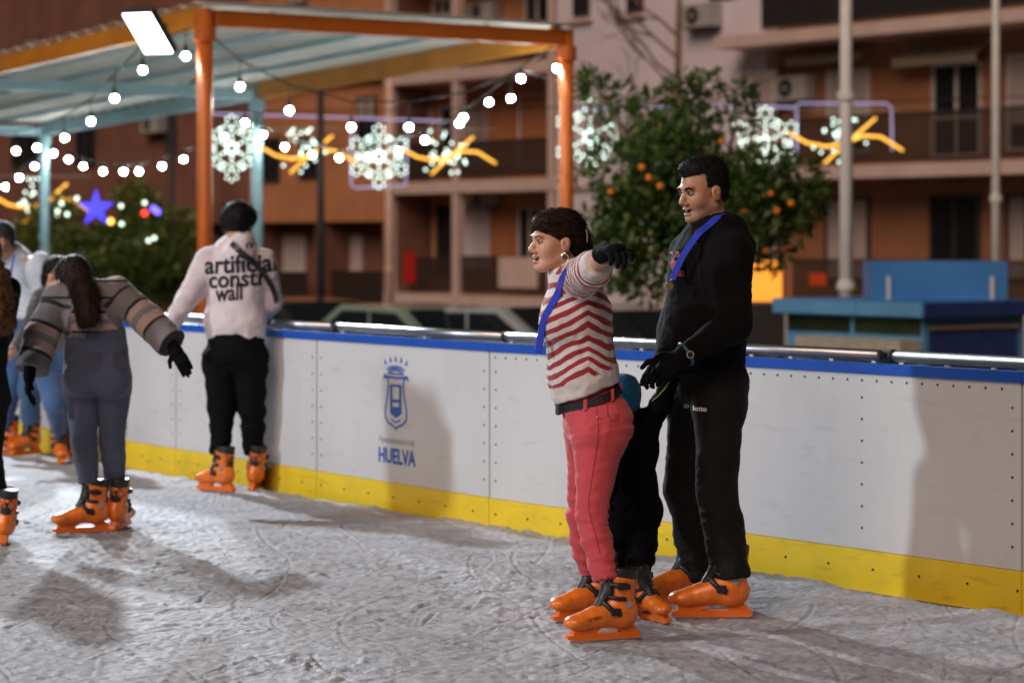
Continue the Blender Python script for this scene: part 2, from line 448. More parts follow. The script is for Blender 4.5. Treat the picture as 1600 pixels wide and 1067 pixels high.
# steel hand rail behind the cap
m_steel = mat('galvanised_steel', (0.42, 0.42, 0.43), 0.32, metal=0.85, var=0.15, vscale=9)
m_rub = mat('black_rubber', (0.012, 0.012, 0.012), 0.6, var=0.1)
m_wht = mat('white_plastic', (0.75, 0.75, 0.75), 0.45, var=0.04)
rail = thing('handrail', 'round steel handrail tubes running just behind the blue barrier top', 'handrail', (J[0], J[1]+0.1, 0.9))
for br, s0, s1 in (('A', sA(1372)[1], sA(1372)[1]+2.9), ('A', 0.02, sA(1350)[1]), ('B', sA(507)[1], -0.02), ('B', sA(507)[1]-3.4, sA(500)[1]-0.03), ('B', sA(507)[1]-7, sA(507)[1]-3.45)):
    M = wall_frame(br); tb = MB().tube([M(s0, 1.0, -0.1), M(s1, 1.0, -0.1)], 0.026, 12).build('rail_tube', m_steel, rail, True)
    MB().tube([M(s0-0.012, 1.0, -0.1), M(s0+0.002, 1.0, -0.1)], 0.031, 12).build('end_cap', m_rub, tb)
    for s in np.arange(s0+0.05, s1-0.03, 0.26 if br == 'A' else 0.9):
        MB().box((s-0.012, 0.85, -0.108), (s+0.012, 0.985, -0.092), lambda v: M(v[0], v[1], v[2])).build('bracket', m_wht, tb)
        MB().box((s-0.014, 0.855, -0.0915), (s+0.014, 0.885, -0.043), lambda v: M(v[0], v[1], v[2])).build('bracket_foot', m_wht, tb)

# ------------------------------------------------------------------ printed crest and lettering
def text_mesh(txt, size, bold=0.0):
    cu = bpy.data.curves.new('t', 'FONT'); cu.body = txt; cu.size = size; cu.offset = bold; cu.resolution_u = 3
    o = bpy.data.objects.new('t', cu); COL.objects.link(o)
    bpy.context.view_layer.update()
    me = bpy.data.meshes.new_from_object(o.evaluated_get(bpy.context.evaluated_depsgraph_get()))
    bpy.data.objects.remove(o)
    bm = bmesh.new(); bm.from_mesh(me); bmesh.ops.triangulate(bm, faces=bm.faces[:])
    V = np.array([v.co[:] for v in bm.verts]); F = [tuple(v.index for v in f.verts) for f in bm.faces]
    bm.free(); bpy.data.meshes.remove(me)
    return V[:, :2], F
def densify(V, F, step):
    bm = bmesh.new(); vs = [bm.verts.new((v[0], v[1], 0)) for v in V]
    for f in F:
        try: bm.faces.new([vs[i] for i in f])
        except ValueError: pass
    for _ in range(7):
        es = [e for e in bm.edges if e.calc_length() > step]
        if not es: break
        bmesh.ops.subdivide_edges(bm, edges=es, cuts=1); bmesh.ops.triangulate(bm, faces=[f for f in bm.faces if len(f.verts) > 3])
    bm.verts.index_update()
    V = np.array([v.co[:] for v in bm.verts])[:, :2]; F = [tuple(v.index for v in f.verts) for f in bm.faces]; bm.free()
    return V, F
m_print = mat('print_blue', (0.03, 0.13, 0.50), 0.45, var=0.06)
m_print2 = mat('print_pale_blue', (0.33, 0.40, 0.58), 0.45, var=0.06)
MBR = wall_frame('B')
def pw(px, py):
    br, s = sA(px); p = MBR(s, 0, 0); return s, CAMH-(py-HY)/FPX*p[1]
def printed(name, V, F, m, u0, v0, w, h, d=0.003):
    V = np.asarray(V, float); lo, hi = V.min(0), V.max(0); V = (V-lo)/(hi-lo)*np.array((w, h))+np.array((u0, v0))
    return obj(name, [MBR(u, v, d) for u, v in V], F, m, bar_panel)
bar_panel = [o for o in bar.children if o.name.startswith('panel')][2]
a, b_ = pw(592, 718), pw(650, 695)
V, F = text_mesh('HUELVA', 1, 0.03); printed('city_name', V, F, m_print, a[0], a[1]-0.012, b_[0]-a[0], 0.088)
a, b_ = pw(592, 690), pw(648, 680)
V, F = text_mesh('Ayuntamiento de', 1); printed('small_print', V, F, m_print2, a[0], a[1]-0.012, b_[0]-a[0], 0.052)
(u0, v0), (u1, v1) = pw(600, 668), pw(638, 556); cw, ch = u1-u0, v1-v0
cr = MB()
def CM(u, v, d): return MBR(u0+u*cw, v0+v*ch, d)
def stroke(pts, w):
    for (x0, y0), (x1, y1) in zip(pts[:-1], pts[1:]):
        dx, dy = (x1-x0)*cw, (y1-y0)*ch; l = math.hypot(dx, dy)+1e-9; ex, ey = -dy/l*w/2, dx/l*w/2
        cr.add([CM(x0+ex/cw, y0+ey/ch, .003), CM(x1+ex/cw, y1+ey/ch, .003), CM(x1-ex/cw, y1-ey/ch, .003), CM(x0-ex/cw, y0-ey/ch, .003)], [(0, 1, 2, 3)])
def poly(pts): cr.add([CM(x, y, .003) for x, y in pts], [tuple(range(len(pts)))])
for k in range(5):                                                # crown points, band
    x = 0.08+0.21*k; y = 0.865+0.05*math.sin(math.pi*k/4)
    poly([(x-0.05, y), (x+0.05, y), (x+(k-2)*0.02, y+0.085)])
for r_, yy in ((0.36, 0.79), (0.30, 0.765), (0.25, 0.74)):
    stroke([(0.5+r_*math.cos(t), yy+0.055*math.sin(t)) for t in np.linspace(0, math.pi, 11)], 0.008)
stroke([(0.17, 0.745), (0.83, 0.745)], 0.008)
side = [(0.06, 0.70), (0.16, 0.685), (0.2, 0.6), (0.16, 0.45), (0.06, 0.25), (0.07, 0.14), (0.22, 0.07), (0.4, 0.04), (0.5, 0.0)]
stroke(side, 0.012); stroke([(1-x, y) for x, y in side], 0.012)
stroke([(0.0, 0.66), (0.04, 0.72), (0.16, 0.70), (0.5, 0.69), (0.84, 0.70), (0.96, 0.72), (1.0, 0.66)], 0.012)
poly([(0.27, 0.60), (0.73, 0.60), (0.73, 0.57), (0.27, 0.57)]); poly([(0.27, 0.57), (0.36, 0.57), (0.36, 0.30), (0.27, 0.30)])
poly([(0.64, 0.57), (0.73, 0.57), (0.73, 0.30), (0.64, 0.30)]); poly([(0.36, 0.40), (0.64, 0.40), (0.64, 0.36), (0.36, 0.36)])
poly([(0.27, 0.30), (0.73, 0.30), (0.73, 0.21), (0.5, 0.15), (0.27, 0.21)])
stroke([(0.3, 0.13), (0.5, 0.09), (0.7, 0.13)], 0.009)
cr.build('crest', m_print, bar_panel)
# ================================================================== FLOODLIGHTS
m_led = mat('led_panel', (1, 1, 1), 0.3, var=0, emit=14.0, ecol=(0.93, 0.97, 1.0))
m_lampcase = mat('lamp_casing', (0.09, 0.09, 0.1), 0.45, metal=0.6, var=0.1)
m_pole_grey = mat('mast_grey', (0.42, 0.42, 0.43), 0.45, metal=0.3, var=0.08)
def floodlight(name, label, pos, target, w, h, power, cone, mast_to=None, arm_to=None, soft=0.12, axes=None):
    pos = np.array(pos, float); t = thing(name, label, 'floodlight', pos, None)
    f = nrm(np.array(target)-pos); r = nrm(np.cross(f, (0, 0, 1))); u = np.cross(r, f)
    aim = f
    if axes: r, u = nrm(axes[0]), nrm(axes[1]); f = np.cross(r, u)
    def M(v): return pos+r*v[0]+u*v[1]+f*v[2]
    c = MB().box((-w/2-.012, -h/2-.012, -.07), (w/2+.012, h/2+.012, -.003), M).build('casing', m_lampcase, t)
    MB().box((-w/2, -h/2, -.001), (w/2, h/2, .003), M).build('light_panel', m_led, t)
    for k in range(6):
        x = -w/2+w*(k+.5)/6; MB().box((x-.006, -h/2, -.1), (x+.006, h/2, -.071), M).build('cooling_fin', m_lampcase, c)
    if arm_to is not None: MB().tube([pos-f*.08, np.array(arm_to)], .02, 8).build('bracket_arm', m_lampcase, t)
    if mast_to is not None:
        MB().tube([(pos[0]-f[0]*.16, pos[1]-f[1]*.16, STREET), (pos[0]-f[0]*.16, pos[1]-f[1]*.16, pos[2]+.1)], [.09, .06], 12).build('mast', m_pole_grey, t, True)
        MB().tube([pos-f*.1, pos-f*.17], .03, 8).build('bracket_arm', m_lampcase, t)
    ld = bpy.data.lights.new('flood_beam', 'SPOT'); ld.energy = power; ld.spot_size = math.radians(cone); ld.spot_blend = 0.6
    ld.shadow_soft_size = soft; ld.color = (0.84, 0.93, 1.0)
    lo = bpy.data.objects.new('flood_beam', ld); COL.objects.link(lo); lo.parent = t
    lo.location = tuple(f*.06); lo.rotation_euler = Vector(tuple(-aim)).to_track_quat('Z', 'Y').to_euler()
    return t
# the lamp in view, under the canopy's near corner
fp = P(231, 53, 21.6)
floodlight('floodlight', 'glaring white floodlight panel fixed by the orange corner post', fp, (-1.2, 11.5, 0.4), .336, .43, 2500, 130, arm_to=fp+np.array((.12, .3, .1)), soft=0.15, axes=((.27, -.2, -.012), (-.167, -.225, .33)))
# the rink's mast light beyond the near corner of the ice, whose shadows lie on the barrier
floodlight('mast_floodlight', 'tall grey mast floodlight standing off the open side of the rink', (-15.0, 5.0, 6.6), (0.4, 11.0, 0.7), .5, .4, 5100, 62, mast_to=True, soft=0.45)
# a second mast behind the canopy: the glare on the far ice and the long shadows towards the viewer
floodlight('mast_floodlight', 'tall grey mast floodlight standing behind the barrier past the canopy', (-7.2, 24.0, 8.0), (-2.9, 13.6, 0.0), .5, .4, 8000, 42, mast_to=True, soft=0.2)
# ================================================================== STREET FRONT (runs parallel to the barrier)
FO = np.array((9.47, 48.0)); FD = nrm((-0.62, 0.785)); FN = np.array((-FD[1], FD[0])); FN = FN if FN[1] < 0 else -FN
# s: metres along the street front, growing to the picture's left; d: metres out towards the rink
def FM(v): p = FO+FD*v[0]+FN*v[1]; return np.array((p[0], p[1], v[2]))
def fs(px, d=0.0):
    k = (px-CX)/FPX; o = FO+FN*d
    return (k*o[1]-o[0])/(FD[0]-k*FD[1])
def fz(px, py, d=0.0):
    p = FM((fs(px, d), d, 0)); return CAMH-(py-HY)/FPX*p[1]
def frect(x0, y0, x1, y1, d=0.0):
    s = sorted((fs(x0, d), fs(x1, d))); xm = (x0+x1)/2; z = sorted((fz(xm, y0, d), fz(xm, y1, d)))
    return s[0], s[1], z[0], z[1]
def fbox(parent, name, m, s0, s1, z0, z1, d0, d1): return MB().box((s0, d0, z0), (s1, d1, z1), FM).build(name, m, parent)
m_brick = mat('brown_render', (0.36, 0.155, 0.075), 0.85, var=0.18, vscale=0.8, bump=0.3, bscale=6)
m_orange_r = mat('ochre_render', (0.54, 0.225, 0.10), 0.85, var=0.15, vscale=0.7, bump=0.2, bscale=6)
m_pink = mat('pale_render', (0.80, 0.71, 0.76), 0.85, var=0.10, vscale=0.6, bump=0.2, bscale=6)
m_darkbrick = mat('dark_brick', (0.22, 0.095, 0.065), 0.85, var=0.2, vscale=1.0, bump=0.3, bscale=7)
m_slab = mat('slab_plaster', (0.70, 0.52, 0.46), 0.8, var=0.08, vscale=1.5)
m_dark = mat('dark_interior', (0.02, 0.018, 0.018), 0.7, var=0.2)
m_glass = mat('window_glass', (0.015, 0.016, 0.02), 0.08, var=0.1)
m_frame = mat('window_frame_white', (0.62, 0.56, 0.54), 0.5, var=0.05)
m_frame_d = mat('window_frame_dark', (0.05, 0.045, 0.05), 0.5, var=0.05)
m_shut = mat('roller_shutter_pale', (0.50, 0.40, 0.37), 0.6, var=0.06, bump=0.3, bscale=1, stretch=(1, 1, 30))
m_shut_o = mat('roller_shutter_orange', (0.45, 0.17, 0.075), 0.6, var=0.08)
m_rail_d = mat('balcony_rail_dark', (0.05, 0.035, 0.03), 0.5, var=0.1)
m_awn = mat('awning_cloth', (0.42, 0.33, 0.24), 0.8, var=0.1)
m_ac = mat('ac_casing', (0.45, 0.42, 0.40), 0.5, var=0.05)
TOPB = 14.5
def opening(b, x0, y0, x1, y1, frame=m_frame, fill=m_glass, d=0.0, cols=2, shutter=0.0, transom=None):
    s0, s1, z0, z1 = frect(x0, y0, x1, y1, d); fw = 0.07
    w = MB()
    w.box((s0, d+.002, z0), (s0+fw, d+.07, z1), FM); w.box((s1-fw, d+.002, z0), (s1, d+.07, z1), FM)
    w.box((s0+fw, d+.002, z1-fw), (s1-fw, d+.069, z1), FM); w.box((s0+fw, d+.002, z0), (s1-fw, d+.069, z0+fw), FM)
    for k in range(1, cols):
        x = s0+(s1-s0)*k/cols; w.box((x-.035, d+.002, z0+fw), (x+.035, d+.066, z1-fw), FM)
    if transom: z = z0+(z1-z0)*transom; w.box((s0+fw, d+.002, z-.03), (s1-fw, d+.064, z+.03), FM)
    o = w.build('window', frame, b)
    for k in range(cols):
        a = s0+(s1-s0)*k/cols+.03; c = s0+(s1-s0)*(k+1)/cols-.03
        fbox(o, 'pane', fill, a, c, z0+.03, z1-.03, d+.004, d+.03)
    if shutter > 0:
        zt = z1-(z1-z0)*shutter
        n = max(3, int((z1-zt)/.12))
        for k in range(n): fbox(o, 'shutter_slat', m_shut, s0+fw, s1-fw, zt+(z1-zt)*k/n+.006, zt+(z1-zt)*(k+1)/n-.004, d+.045, d+.063)
    return o
def railing(b, x0, x1, zb, d, h=0.95, bars=True, m=m_rail_d, solid=None):
    s0, s1 = sorted((fs(x0, d), fs(x1, d)))
    r = MB().box((s0, d-.03, zb+h-.05), (s1, d+.03, zb+h), FM).build('balcony_railing', m, b)
    fbox(r, 'bottom_rail', m, s0, s1, zb+.06, zb+.1, d-.02, d+.02)
    if solid is not None: fbox(r, 'infill_panel', solid, s0, s1, zb+.11, zb+h-.06, d-.012, d+.012)
    else:
        n = int((s1-s0)/.07); q = MB()
        for k in range(n+1):
            x = s0+(s1-s0)*k/max(n, 1); q.box((x-.017, d-.012, zb+.1), (x+.017, d+.012, zb+h-.05), FM)
        q.build('baluster_row', m, r)['kind'] = 'stuff'
    return r
def ac_unit(b, x0, y0, x1, y1, d=0.0):
    s0, s1, z0, z1 = frect(x0, y0, x1, y1, d)
    c = fbox(b, 'air_conditioner', m_ac, s0, s1, z0, z1, d+.05, d+.38)
    r = (z1-z0)*.38; sc = s1-(s1-s0)*.38; zc = (z0+z1)/2
    MB().tube([FM((sc, d+.382, zc)), FM((sc, d+.40, zc))], r, 16).build('fan_grille', m_dark, c)
    fbox(c, 'wall_bracket', m_rail_d, s0+.05, s1-.05, z0-.05, z0-.001, d+.003, d+.36)
    MB().tube([FM((sc, d+.401, zc)), FM((sc, d+.41, zc))], r*.3, 10).build('fan_hub', m_ac, c)
Z0, Z1, Z2, Z3 = 0.15, 3.05, 5.92, 8.8

# ---- brown block with balconies at the street's near end
sR0, sR1 = fs(1900), fs(1215)
bR = thing('apartment_block', 'brown apartment block with long balconies behind the blue kiosk', 'building', FM(((sR0+sR1)/2, 0, STREET)))
fbox(bR, 'wall', m_brick, sR0, sR1, STREET, TOPB, -8, 0)
for z in (Z1, Z2, Z3): fbox(bR, 'balcony_slab', m_slab, sR0, sR1+.25 if z == Z1 else sR1+.6, z-.26, z, .003, 1.35)
fbox(bR, 'base_wall', m_slab, sR0, sR1, STREET, Z0, .004, 1.2)
railing(bR, 1640, 1240, Z0, 1.15, 1.0); railing(bR, 1640, 1232, Z1, 1.28, 1.02)
railing(bR, 1640, 1190, Z2, 1.28, 1.05, solid=m_dark)
opening(bR, 1459, 98, 1536, 246, cols=2, transom=0.42)
opening(bR, 1576, 84, 1640, 236, cols=1, shutter=0.72)
opening(bR, 1295, 108, 1361, 240, cols=1, shutter=0.85)
opening(bR, 1291, 308, 1361, 440, frame=m_frame_d, cols=2, fill=m_shut)
opening(bR, 1455, 304, 1533, 440, frame=m_frame_d, cols=2)
opening(bR, 1574, 302, 1640, 440, frame=m_frame_d, cols=2, fill=m_shut)
ac_unit(bR, 1228, 120, 1278, 158)
for x0, y0, x1, y1, d in ((1254, 79, 1372, 96, 0), (1420, 66, 1552, 98, 0)):
    s0, s1, z0, z1 = frect(x0, y0, x1, y1, d); a = MB()
    a.add([FM(v) for v in ((s0, .01, z1), (s1, .01, z1), (s1, .5, z0+.12), (s0, .5, z0+.12), (s0, .01, z1-.05), (s1, .01, z1-.05), (s1, .5, z0+.07), (s0, .5, z0+.07))],
          [(0, 1, 2, 3), (7, 6, 5, 4), (3, 2, 6, 7), (0, 3, 7, 4), (1, 5, 6, 2), (0, 4, 5, 1)])
    aw = a.build('awning', m_awn, bR); n = int((s1-s0)/.16)
    for k in range(n): fbox(aw, 'valance_flap', m_awn, s0+(s1-s0)*k/n+.008, s0+(s1-s0)*(k+1)/n-.008, z0-.06, z0+.07, .503, .52)
s0, s1, z0, z1 = frect(1265, 427, 1291, 446, 1.2)
fbox(bR, 'sale_sign', mat('sign_orange_red', (0.75, 0.09, 0.02), 0.5, var=0.15, vscale=9), s0, s1, z0, z1, 1.19, 1.205)

# ---- pale plastered block in the middle
sW0, sW1 = sR1, fs(888)
bW = thing('pale_block', 'pale pink plastered block with small windows above the orange tree', 'building', FM(((sW0+sW1)/2, 0, STREET)))
fbox(bW, 'wall', m_pink, sW0+.01, sW1, STREET, TOPB, -8, .35)
s0, s1, z0, z1 = frect(960, -60, 930, 60, .35); 
for x0, y0, x1, y1 in ((898, -40, 922, 26), (982, -50, 1006, 20), (1110, -55, 1150, -2)): opening(bW, x0, y0, x1, y1, d=.36, frame=m_frame_d)
for x0, x1, y0, y1 in ((965, 1010, 24, 30), (893, 927, 30, 36)):
    s0, s1, z0, z1 = frect(x0, y0, x1, y1, .35); fbox(bW, 'window_sill', m_slab, s0, s1, z0, z1, .352, .5)
ac_unit(bW, 1084, 8, 1130, 44, .35)
s0, s1, z0, z1 = frect(1175, 112, 1216, 118, .35); fbox(bW, 'wall_band', m_slab, s0, s1, z0, z1, .352, .42)
opening(bW, 1182, 118, 1213, 178, d=.36, cols=1, fill=m_shut)
opening(bW, 915, 150, 950, 260, d=.36, cols=2, shutter=.6); opening(bW, 1010, 150, 1060, 260, d=.36, cols=2, shutter=.4)
s0, s1, z0, z1 = frect(893, 285, 1212, 292, .35); fbox(bW, 'floor_band', m_slab, s0, s1, z0, z1, .352, .47)
opening(bW, 965, 330, 1010, 455, d=.36, cols=2, shutter=.3); opening(bW, 1180, 330, 1212, 455, d=.36, cols=1)

# ---- ochre block with columned loggias
sL0, sL1 = sW1, fs(606)
bL = thing('loggia_block', 'ochre block with columned loggias between the pale block and the brick corner', 'building', FM(((sL0+sL1)/2, 0, STREET)))
fbox(bL, 'back_wall', m_orange_r, sL0+.01, sL1-.01, STREET, TOPB, -8, -1.2)
for z in (Z0, Z1, Z2, Z3): fbox(bL, 'floor_slab', m_slab, sL0+.02, sL1-.02, z-.3, z, -1.197, .15)
fbox(bL, 'base_wall', m_darkbrick, sL0+.02, sL1-.02, STREET, Z0-.302, -1.19, .1)
for px in (866, 716, 611):
    s = fs(px)
    for za, zb in ((Z0, Z1), (Z1, Z2), (Z2, Z3)): fbox(bL, 'column', m_slab, s-.11, s+.11, za+.002, zb-.302, -.12, .12)
dL = -1.2
fbox(bL, 'side_wall', m_darkbrick, sL1-.25, sL1-.02, Z0, TOPB, -1.19, -.2)
opening(bL, 772, 152, 806, 262, d=dL, cols=1, fill=m_shut_o, frame=m_shut_o); opening(bL, 812, 146, 862, 262, d=dL, cols=1, fill=m_shut_o)
opening(bL, 690, 165, 716, 262, d=dL, cols=1); opening(bL, 652, 170, 676, 262, d=dL, cols=1, shutter=.4)
opening(bL, 722, 160, 762, 262, d=dL, cols=1, fill=m_shut, shutter=.5)
opening(bL, 650, 316, 674, 432, d=dL, cols=1, frame=m_frame_d); opening(bL, 684, 320, 710, 432, d=dL, cols=1, frame=m_frame_d)
fbox(bL, 'white_wall_panel', m_pink, *sorted((fs(722, dL), fs(766, dL))), fz(744, 420, dL), fz(744, 300, dL), dL+.003, dL+.05)
opening(bL, 770, 338, 804, 440, d=dL, cols=1, fill=m_shut_o, frame=m_shut_o); opening(bL, 812, 322, 848, 440, d=dL, cols=2)
for x0, y0, x1, y1 in ((628, 2, 650, 30), (680, -2, 708, 26), (822, -20, 862, 40)): opening(bL, x0, y0, x1, y1, d=dL, cols=2)
railing(bL, 862, 640, Z1, .05, 1.0); railing(bL, 862, 722, Z0, .05, 1.0); railing(bL, 708, 640, Z0, .05, .95); railing(bL, 862, 640, Z2, .05, 1.0, solid=m_dark)
s0, s1, z0, z1 = frect(779, 402, 840, 450, .1); fbox(bL, 'balcony_panel', m_slab, s0, s1, z0, z1, .09, .11)
s0, s1, z0, z1 = frect(629, 394, 648, 442, .12); fbox(bL, 'red_banner', mat('banner_red', (0.5, 0.015, 0.015), .6, var=.1), s0, s1, z0, z1, .085, .1)
ac_unit(bL, 752, 300, 784, 322, dL); ac_unit(bL, 748, 6, 786, 32, dL)

# ---- brick corner block, shops below
sX0, sX1 = sL1, fs(-330)
bX = thing('brick_corner_block', 'dark red brick block with recessed shopfronts at the street corner', 'building', FM(((sX0+sX1)/2, 0, STREET)))
sm = fs(392)
fbox(bX, 'wall', m_orange_r, sX0+.01, sm, 2.05, TOPB, -8, .05); fbox(bX, 'wall', m_darkbrick, sm+.01, sX1, 2.05, TOPB, -8, 0)
fbox(bX, 'shop_back_wall', m_darkbrick, sX0+.01, sX1, STREET, 2.04, -8, -.9)
fbox(bX, 'plinth', m_orange_r, sX0+.02, sX1-.02, STREET, fz(520, 470), -.897, -.3)
for px in (606, 500, 396, 250, 120, -20): s = fs(px); fbox(bX, 'pier', m_darkbrick, s-.2, s+.2, STREET, 2.035, -.895, 0.02)
for x0, x1 in ((433, 478), (517, 567)): opening(bX, x0, 366, x1, 424, d=-.9, cols=1, fill=mat('pale_blind', (0.55, 0.46, 0.44), .7, var=.06))  # shop windows filled with plain pale blinds
opening(bX, 270, 366, 340, 440, d=-.9, cols=2); opening(bX, 140, 372, 210, 440, d=-.9, cols=2)
for x0, y0, x1, y1 in ((450, -20, 480, 40), (412, 215, 438, 285), (470, 215, 500, 280), (560, 150, 590, 230), (262, 150, 276, 240), (100, 60, 130, 130), (190, 130, 216, 190), (40, 60, 66, 130), (20, 200, 60, 262), (120, 200, 150, 262)):
    opening(bX, x0, y0, x1, y1, d=.055 if x0 > 392 else .005, cols=2, frame=m_frame_d, shutter=.45 if x0 in (450, 190, 40, 560) else 0)
ac_unit(bX, 236, 178, 264, 208)
fbox(bX, 'cornice', m_slab, sX0+.02, sX1, Z2-.1, Z2+.06, .056, .3)
railing(bX, 480, 402, fz(440, 475), -.25, .9); railing(bX, 600, 500, fz(550, 475), -.25, .9)

# ================================================================== STREET FURNITURE
def pole(name, label, px, Y, ytop, r0, r1, m, bands=()):
    p = P(px, 400, Y); t = thing(name, label, 'pole', (p[0], Y, STREET)); zt = P(px, ytop, Y)[2]
    MB().tube([(p[0], Y, STREET), (p[0], Y, zt)], [r0, r1], 12).build('shaft', m, t, True)
    MB().tube([(p[0], Y, STREET), (p[0], Y, STREET+.04)], r0*2.2, 12).build('base_plate', m, t)
    for by in bands: z = P(px, by, Y)[2]; MB().tube([(p[0], Y, z-.05), (p[0], Y, z+.05)], r0*1.25, 12).build('collar', m, t)
    return t
m_polew = mat('pole_white', (0.84, 0.82, 0.78), .45, var=.06); m_polep = mat('pole_pinkish', (0.85, 0.55, 0.45), .5, var=.08)
m_poled = mat('pole_dark', (0.035, 0.035, 0.045), .5, var=.1)
pole('flag_pole', 'thick white pole with a collar behind the blue kiosk', 1322, 31, -330, .095, .07, m_polew, (150, 446))
pole('lamp_pole', 'slim white pole rising behind the kiosk sign box', 1556, 36, -360, .075, .05, m_polew, (310,))
pole('lamp_pole', 'slim pinkish pole before the columned loggias', 609, 46, 112, .085, .06, m_polep, (420,))
pole('lamp_pole', 'slim dark pole before the shuttered shopfronts', 501, 42, 100, .075, .055, m_poled)
pole('lamp_pole', 'slim dark pole beside the brick wall air conditioner', 268, 50, 180, .07, .055, m_poled)

# ---- blue kiosk
m_kb = mat('kiosk_blue', (0.06, 0.25, 0.62), .45, var=.12, vscale=1.5); m_kl = mat('kiosk_light_blue', (0.14, 0.40, 0.70), .45, var=.12, vscale=2)
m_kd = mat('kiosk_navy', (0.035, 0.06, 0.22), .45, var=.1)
m_kg = mat('kiosk_tinted_glass', (0.03, 0.045, 0.02), .15, var=.5, vscale=3); m_cream = mat('cream_canvas', (0.62, 0.56, 0.44), .7, var=.1)
kc = P(1443, 480, 27.0)                                             # the corner towards the rink
ka = nrm((P(1207, 480, 29.0)-kc)[:2]); kb_ = np.array((-ka[1], ka[0])); kb_ = kb_ if kb_[0] > 0 else -kb_
kw = np.linalg.norm((P(1207, 480, 29.0)-kc)[:2])
kdp = 1.9
def KM(v): p = kc[:2]+ka*v[0]+kb_*v[1]; return np.array((p[0], p[1], v[2]))
ki = thing('kiosk', 'blue street kiosk with overhanging roof and box sign on top', 'kiosk', KM((kw/2, kdp/2, STREET)))
zf0, zf1 = P(1443, 497, 27)[2], P(1443, 472, 27)[2]
MB().box((.12, .12, STREET), (kw-.12, kdp-.12, zf0), KM).build('wall', m_kl, ki)
MB().box((0, 0, zf0), (kw, kdp, zf1), KM).build('roof', m_kb, ki)
MB().box((.02, -.012, zf0+.01), (kw*.42, -.001, zf1-.01), KM).build('fascia_board', m_kl, ki); MB().box((kw*.43, -.012, zf0+.01), (kw-.02, -.001, zf1-.01), KM).build('fascia_board', m_kl, ki)
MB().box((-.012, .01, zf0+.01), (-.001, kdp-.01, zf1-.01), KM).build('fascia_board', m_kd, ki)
MB().box((.15, .1, zf0-.2), (kw*.5-.04, .118, zf0-.02), KM).build('window', m_kg, ki); MB().box((kw*.5+.04, .1, zf0-.2), (kw-.16, .118, zf0-.02), KM).build('window', m_kg, ki)
MB().box((.101, .2, STREET+.7), (.118, kdp-.25, zf0-.08), KM).build('service_hatch', m_kd, ki)
MB().box((.07, .2, zf0-.14), (.1, kdp-.25, zf0-.1), KM).build('hatch_rail', mat('kiosk_trim', (.35, .25, .16), .6), ki)
aw = MB()
for k in range(8):
    s = .14+k*(kw*.75-.14)/8; aw.box((s+.006, -.22, zf0-.38), (s+(kw*.75-.14)/8-.006, .1, zf0-.25), KM)
aw.build('awning', m_cream, ki)
sb0, sb1 = P(1357, 408, 27.9), P(1570, 470, 27.9)
sgn = MB().box((sb0[0], 27.75, zf1+.002), (sb1[0], 28.35, sb0[2])).build('sign_box', m_kb, ki)
for px in (1389, 1551): x = P(px, 440, 27.7)[0]; MB().box((x-.02, 27.72, zf1+.01), (x+.02, 27.748, P(px, 432, 27.7)[2])).build('sign_light', m_wht, sgn)
# ---- glowing orange sign
sp = P(1194, 440, 33); so = thing('sign_box', 'glowing orange backlit sign box beside the orange tree', 'sign', (sp[0], 33, STREET))
MB().box((sp[0]-.24, 32.95, P(0, 471, 33)[2]), (sp[0]+.24, 33.05, P(0, 408, 33)[2])).build('lit_face', mat('sign_glow', (0.9, .36, .04), .5, var=.0, emit=1.0, ecol=(1.0, .34, .035)), so)
MB().box((sp[0]-.27, 33.052, P(0, 474, 33)[2]), (sp[0]+.27, 33.15, P(0, 405, 33)[2])).build('casing', m_lampcase, so)
MB().box((sp[0]-.27, 32.9, STREET), (sp[0]+.27, 33.2, P(0, 475, 33)[2])).build('cabinet', m_dark, so)

